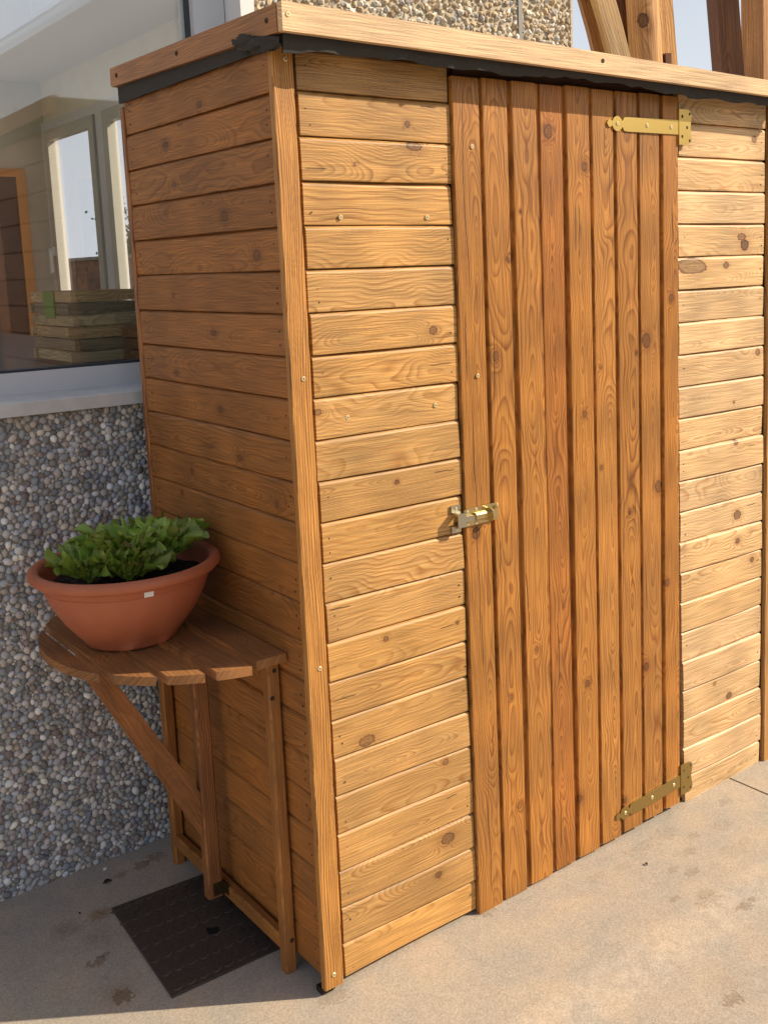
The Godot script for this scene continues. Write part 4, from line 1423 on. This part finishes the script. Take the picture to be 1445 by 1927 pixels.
# ---------------------------------------------------------------- the tread plate in the paving
func build_cover() -> void:
	var t := thing("access_cover", "dark metal tread plate cover let into the concrete under the table", "access cover", V(-1.8, -Y0, -4.8))
	var iron := mottled("rusty_iron", C8(66, 58, 53), C8(98, 84, 74), 61, 0.12, 0.62, 0.03, 0.05)
	iron.metallic = 0.25
	var pts := []
	for q in [[-3.43, -2.50], [-0.1, -2.37], [-0.05, -7.10], [-3.18, -7.27]]:
		pts.append(Vector2(q[0], -q[1]) * U)
	var mb := MB.new()
	var top := -23.055
	plate(mb, pts, Transform3D(Basis(Vector3(1, 0, 0), Vector3(0, 0, -1), Vector3(0, 1, 0)), V(0, top, 0)), -0.12 * U, 0.0)
	obj("plate", mb, iron, t)
	# raised wavy treads
	var bm := MB.new()
	var n := 6
	for i in n:
		var q := []
		var f0 := i / float(n)
		var f1 := (i + 1) / float(n)
		for f in [f0, f1]:
			var w: float = 0.0032 * sin(PI * clampf(f, 0.08, 0.92))
			var x: float = (f - 0.5) * 0.021
			var z: float = 0.0035 * sin(f * TAU * 0.75)
			q.append([Vector3(x, 0, z - w), Vector3(x, 0.0028, z), Vector3(x, 0, z + w)])
		bm.quad(q[0][0], q[1][0], q[1][1], q[0][1], Vector3(0, 0.75, -0.65))
		bm.quad(q[0][1], q[1][1], q[1][2], q[0][2], Vector3(0, 0.75, 0.65))
	var bmesh := bm.mesh()
	var rng := RandomNumberGenerator.new()
	rng.seed = 5
	for r in 13:
		for k in 9:
			var x := -3.18 + k * 0.355 + (0.17 if r % 2 else 0.0)
			var z := -7.0 + r * 0.365
			if x > -0.25 or absf(x + 1.45) < 0.22 and absf(z + 4.35) < 0.25: continue
			shared("tread", bmesh, iron, t, Transform3D(Basis(Vector3.UP, rng.randf_range(-0.06, 0.06) + (0.35 if r % 2 else -0.15)), V(x, top, z) + Vector3(0, 0.0002, 0)))
	mb = MB.new()
	var hp := [[-1.62, -4.2], [-1.55, -4.55], [-1.38, -4.42], [-1.25, -4.4], [-1.3, -4.2], [-1.45, -4.1]].map(func(q): return Vector2(q[0], -q[1]) * U)
	plate(mb, hp, Transform3D(Basis(Vector3(1, 0, 0), Vector3(0, 0, -1), Vector3(0, 1, 0)), V(0, top, 0)), -0.001, 0.0007)
	obj("lifting_hole", mb, plain("black_hole", C8(8, 7, 6), 0.95), t)


# ---------------------------------------------------------------- timbers standing beyond the wall
func at14(x: float, y: float, z: float) -> Vector3:
	var k := (z - 21.69) / (-14.0 - 21.69)
	return Vector3(-12.556 + (x + 12.556) * k, -4.994 + (y + 4.994) * k, z)

func sweep(mb: MB, path: Array, across: Vector3, wa: float, wb: float, s: Dictionary) -> void:
	var rings := []
	var run := 0.0
	for i in path.size():
		var a: Vector3 = path[maxi(0, i - 1)]
		var b: Vector3 = path[mini(path.size() - 1, i + 1)]
		var dir := (b - a).normalized()
		var sd := (across - dir * across.dot(dir)).normalized()
		var fw := sd.cross(dir).normalized()
		if i > 0: run += (path[i] - path[i - 1]).length() * 1000.0
		var p: Vector3 = path[i]
		rings.append([[p - sd * wa - fw * wb, p + sd * wa - fw * wb, p + sd * wa + fw * wb, p - sd * wa + fw * wb], run, [-fw, sd, fw, -sd]])
	for i in path.size() - 1:
		for k in 4:
			var r0: Array = rings[i]
			var r1: Array = rings[i + 1]
			var v0 := k * 40.0
			var v1 := v0 + (wa if k % 2 == 0 else wb) * 2000.0
			var n0: Vector3 = r0[2][k]
			var n1: Vector3 = r1[2][k]
			mb.tri(r0[0][k], r1[0][k], r1[0][(k + 1) % 4], n0, n1, n1, su(s, r0[1], v0), su(s, r1[1], v0), su(s, r1[1], v1))
			mb.tri(r0[0][k], r1[0][(k + 1) % 4], r0[0][(k + 1) % 4], n0, n1, n0, su(s, r0[1], v0), su(s, r1[1], v1), su(s, r0[1], v1))
	for e in [0, path.size() - 1]:
		var c: Array = rings[e][0]
		var nn: Vector3 = (path[0] - path[1]).normalized() if e == 0 else (path[-1] - path[-2]).normalized()
		mb.quad(c[0], c[1], c[2], c[3], nn, su(s, 2, 2), su(s, 20, 2), su(s, 20, 20), su(s, 2, 20))

func build_posts() -> void:
	var defs := [
		["curved_beam", "leftmost curved brown beam beside the stone clad wall corner", 23.72, 24.55, 0.42, 0.3, -13.4, C8(150, 106, 62), C8(106, 68, 34), true],
		["curved_beam", "curved pale greyish beam leaning in front of the shade toned upright board", 24.66, 25.55, 0.50, 0.22, -12.4, C8(176, 146, 104), C8(138, 106, 68), true],
		["timber_post", "brown square post with shade put into its colour between the curved beam and the round log", 25.6, 25.8, 0.6, 0.45, -15.2, C8(100, 62, 32), C8(66, 38, 18), false],  # albedo darkened to stand in for shade on this post
		["round_post", "round peeled log post with a large knot behind the shed roof", 27.28, 27.5, 0.78, 0.78, -14.0, C8(190, 146, 98), C8(150, 104, 60), false],
		["timber_post", "slim light brown post just right of the round log", 28.5, 28.8, 0.5, 0.4, -14.8, C8(184, 138, 80), C8(146, 98, 48), false],
		["timber_post", "dark cracked square post standing alone against the sky", 33.35, 33.7, 0.60, 0.62, -14.0, C8(104, 66, 36), C8(60, 34, 18), false],
		["timber_post", "wide brown post at the right edge above the shed roof", 36.85, 36.9, 1.0, 0.8, -14.6, C8(188, 138, 90), C8(144, 96, 54), false],
	]
	for i in defs.size():
		var d: Array = defs[i]
		var hi := at14(d[2], 6.9, d[6])
		var lo := at14(d[3], 4.4, d[6])
		var slope: float = (hi.x - lo.x) / (hi.y - lo.y)
		var base := Vector3(lo.x, 0, d[6])
		var path := []
		var n := 18
		var ytop := 16.0
		if d[9]:
			# straight foot, bending over towards the top
			for k in n + 1:
				var y := lerpf(ground_y(lo.x), ytop, k / float(n))
				var x: float
				if y > 3.0: x = lo.x + slope * (y - lo.y) - 0.012 * pow(y - 3.0, 2) + 0.03
				else: x = lo.x + slope * (3.0 - lo.y) + 0.03 + slope * 7.0 * (1.0 - exp(-(3.0 - y) / 7.0)) * -1.0
				path.append(V(x, y, d[6]))
		else:
			for k in 3:
				var y := lerpf(ground_y(lo.x), ytop, k / 2.0)
				path.append(V(lo.x + slope * (y - lo.y), y, d[6]))
		var t := thing(d[0], d[1], "post" if not d[9] else "beam", V(path[0].x / U, path[0].y / U - Y0, d[6]), "timbers standing behind the shed")
		t.position = path[0]
		var kk := [[1180.0 * 0.4, 30.0, 7.0, 0.6, 0.7]] if d[0] == "round_post" else []
		if d[0] == "round_post": kk = [[803.0, 54.0, 8.0, 0.8, 0.7]]
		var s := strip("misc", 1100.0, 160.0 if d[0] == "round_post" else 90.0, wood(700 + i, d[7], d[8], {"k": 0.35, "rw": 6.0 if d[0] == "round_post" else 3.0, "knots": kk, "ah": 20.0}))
		var mb := MB.new()
		if d[0] == "round_post":
			var prof := []
			var vv := []
			for k in 24:
				prof.append(Vector2(cos(TAU * k / 24.0), sin(TAU * k / 24.0)) * d[4])
				vv.append(k / 24.0 * 400.0)
			vv.append(400.0)
			prism(mb, prof, vv, path[0], path[2] - path[0], Vector3(1, 0, 0) * U, Vector3(0, 0, 1) * U, s, 10)
			obj("log", mb, s.mat, t)
		else:
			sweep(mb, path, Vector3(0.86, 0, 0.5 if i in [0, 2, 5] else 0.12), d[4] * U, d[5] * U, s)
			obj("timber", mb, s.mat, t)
	var t := thing("sawn_offcut", "short dark timber end poking above the roof beside the slim post", "offcut", V(29.2, -Y0, -13.5))
	var s := strip("misc", 1000.0, 60.0, wood(740, C8(110, 66, 36), C8(74, 42, 22), {"k": 0.4}))
	var mb := MB.new()
	var q := at14(29.05, 4.72, -13.5)
	sweep(mb, [V(q.x + 1.2, ground_y(q.x), -13.5), V(q.x - 0.1, q.y, -13.5)], Vector3(1, 0, 0.3), 0.16 * U, 0.2 * U, s)
	obj("timber", mb, s.mat, t)


# ---------------------------------------------------------------- seen through the room or mirrored in the glass
func build_far() -> void:
	var rng := RandomNumberGenerator.new()
	rng.seed = 21
	var t := thing("brick_wall", "brown brick garden wall seen through the window of the room", "wall", V(50, ground_y(50), -170))
	var size := 256
	var im := Image.create(size, size, false, Image.FORMAT_RGB8)
	im.fill(C8(120, 108, 92))
	for r in 16:
		for c in 9:
			var col := vary(C8(132, 92, 60), rng, 0.2, 0.06)
			im.fill_rect(Rect2i(c * 32 - (16 if r % 2 else 0), r * 16, 30, 14), col)
	var bm := StandardMaterial3D.new()
	bm.resource_name = "brick"
	bm.albedo_texture = ImageTexture.create_from_image(im)
	bm.uv1_triplanar = true
	bm.uv1_world_triplanar = true
	bm.uv1_scale = Vector3.ONE / 1.2
	bm.roughness = 0.9
	obj("masonry", bx(50, 53, ground_y(50), -2.4, -330, -60), bm, t)
	obj("coping", bx(49.6, 53.4, -2.4, -1.9, -330, -60), plain("coping", C8(150, 140, 120), 0.9), t)
	tree("bushy_tree", "small leafy tree behind the brick wall seen through the room", V(68, ground_y(68), -172), 28.0, 9.0, 31)
	tree("bushy_tree", "leafy tree mirrored at the left edge of the window glass", V(62, ground_y(62), 215), 52.0, 12.0, 32)
	# the flat roofed house opposite, mirrored in the window glass
	var h := thing("flat_roofed_house", "flat roofed house with darkened walls mirrored in the window glass", "house", V(90, ground_y(90), 150))
	var wall := mottled("house_render", C8(84, 66, 52), C8(100, 80, 62), 71, 2.0, 0.9, 0.0, 0.02)  # wall colour darkened to keep its reflection in the glass dim
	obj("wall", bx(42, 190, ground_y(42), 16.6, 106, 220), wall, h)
	var ro := Node3D.new()
	ro.name = "roof"
	h.add_child(ro)
	ro.position = V(110, 16.6, 150) - h.position
	var rm := MB.new()
	bx(37.4, 195, 16.6, 18.0, 101, 225, rm)
	obj("eaves", rm, plain("eaves", C8(84, 70, 54), 0.8), ro)
	var gt := MB.new()
	bx(36.4, 195, 17.3, 18.1, 100, 101, gt)
	bx(36.4, 37.4, 17.3, 18.1, 101, 225, gt)
	obj("gutter", gt, plain("gutter", C8(96, 84, 66), 0.6), ro)
	for x in [60, 95, 130]:
		var w := Node3D.new()
		w.name = "window"
		h.add_child(w, true)
		w.position = V(x, -10, 106) - h.position
		var f := MB.new()
		bx(x - 9, x + 9, -10.0, -9.2, 105.6, 106, f)
		bx(x - 9, x + 9, 4.2, 5.0, 105.6, 106, f)
		bx(x - 9, x - 8.2, -9.2, 4.2, 105.6, 106, f)
		bx(x + 8.2, x + 9, -9.2, 4.2, 105.6, 106, f)
		obj("frame", f, plain("white_plastic", C8(214, 214, 214), 0.35), w)
		obj("pane", bx(x - 8.2, x + 8.2, -9.2, 4.2, 105.85, 105.95), plain("far_pane", C8(40, 48, 54), 0.08), w)

func tree(called: String, label: String, at: Vector3, height: float, spread: float, sd: int) -> void:
	var t := thing(called, label, "tree", at)
	var rng := RandomNumberGenerator.new()
	rng.seed = sd
	var H := height * U
	var mb := MB.new()
	lathe(mb, [Vector2(0.9, -0.3) * U, Vector2(0.7, height * 0.25) * U, Vector2(0.5, height * 0.55) * U, Vector2(0.15, height * 0.9) * U], at, 10)
	var tips := []
	for k in 16:
		var a := rng.randf() * TAU
		var y0 := rng.randf_range(0.4, 0.75) * H
		var p := at + Vector3(0, y0, 0)
		var q := at + Vector3(cos(a) * spread * U * rng.randf_range(0.3, 0.8), y0 + rng.randf_range(0.1, 0.3) * H, sin(a) * spread * U * rng.randf_range(0.3, 0.8))
		tips.append(q)
		var d := (q - p)
		var x := d.cross(Vector3.UP).normalized() * 0.015
		mb.obox((p + q) / 2, d / 2, x, d.cross(x).normalized() * 0.015)
	obj("trunk", mb, plain("bark", C8(88, 70, 54), 0.9), t)
	var leaf := MB.new()
	for k in 5:
		var b := Basis.from_euler(Vector3(rng.randf() * 3, rng.randf() * 6, rng.randf() * 3)).scaled(Vector3.ONE * 0.02)
		leaf.quad(b * Vector3(-1, 0, 0), b * Vector3(0, 0.2, -0.55), b * Vector3(1, 0, 0), b * Vector3(0, -0.1, 0.55), b.y.normalized())
	var mm := MultiMesh.new()
	mm.transform_format = MultiMesh.TRANSFORM_3D
	mm.use_colors = true
	mm.mesh = leaf.mesh()
	mm.instance_count = 5000
	for i in 5000:
		var c: Vector3 = tips[rng.randi() % tips.size()] - at
		var o := Vector3(rng.randfn(), rng.randfn(), rng.randfn()) * spread * U * 0.17
		mm.set_instance_transform(i, Transform3D(Basis.from_euler(Vector3(rng.randf() * 6, rng.randf() * 6, rng.randf() * 6)).scaled(Vector3.ONE * rng.randf_range(0.8, 1.6)), c + o))
		mm.set_instance_color(i, vary(C8(92, 110, 56), rng, 0.25, 0.06).srgb_to_linear())
	var mi := MultiMeshInstance3D.new()
	mi.name = "crown"
	mi.multimesh = mm
	var m := plain("tree_leaf", Color(1, 1, 1), 0.7)
	m.vertex_color_use_as_albedo = true
	mi.material_override = m
	mi.set_meta("kind", "stuff")
	t.add_child(mi)


# ---------------------------------------------------------------- bits lying on the concrete
func build_litter() -> void:
	var rng := RandomNumberGenerator.new()
	rng.seed = 3
	var list := [[-2.75, -8.75, 0.15, "dark curled dry leaf lying on the concrete near the wall foot", C8(40, 28, 20)], [-3.95, -7.75, 0.06, "tiny dark leaf scrap on the concrete left of the tread plate corner", C8(36, 26, 20)], [9.75, 1.6, 0.08, "small dark leaf scrap on the sunny concrete before the lower hinge", C8(54, 36, 24)]]
	for q in list:
		var at := V(q[0], ground_y(q[0]), q[1]) + Vector3(0, 0.0015, 0)
		var t := thing("dry_leaf", q[3], "leaf", at)
		var mb := MB.new()
		var r: float = q[2] * U
		var a := rng.randf() * TAU
		var d := Vector3(cos(a), 0, sin(a))
		var s := Vector3(-sin(a), 0, cos(a))
		for sgn in [-1.0, 1.0]:
			var prev := at - d * r
			for k in 6:
				var f := (k + 1) / 6.0
				var mid := at + d * r * (2.0 * f - 1.0)
				var mid0 := at + d * r * (2.0 * k / 6.0 - 1.0)
				var edge: Vector3 = mid + s * sgn * r * 0.55 * sin(PI * f) + Vector3(0, r * 0.5 * sin(PI * f), 0)
				mb.quad(mid0, mid, edge, prev, (Vector3.UP - s * sgn * 0.5).normalized())
				prev = edge
		obj("blade", mb, plain("leaf_%s" % q[4].to_html(), q[4], 0.7), t)
	var at := V(-2.55, ground_y(-2.55), -9.5) + Vector3(0, 0.003, 0)
	var w := thing("white_pebble", "small white pebble lying on the concrete against the wall foot", "pebble", at)
	shared("stone", stone_mesh(99, 0.3, 1, false), plain("white_stone", C8(224, 220, 210), 0.6), w, Transform3D(Basis().scaled(Vector3(0.011, 0.007, 0.009)), at))


# a slanted board: the grain follows its long edge
func brace_board(mb: MB, pts: Array, place: Transform3D, z0: float, z1: float, s: Dictionary) -> void:
	var first := mb.v.size()
	plate(mb, pts, place, z0, z1)
	var d: Vector2 = (pts[2] - pts[1]).normalized()
	for i in range(first, mb.v.size()):
		var q: Vector3 = place.affine_inverse() * mb.v[i]
		var p: Vector2 = Vector2(q.x, q.y) - pts[0]
		mb.t[i] = su(s, p.dot(d) * 1000.0 + 6.0, 10.0 + absf(p.dot(Vector2(-d.y, d.x))) * 1000.0 + q.z * 300.0 + 120.0)
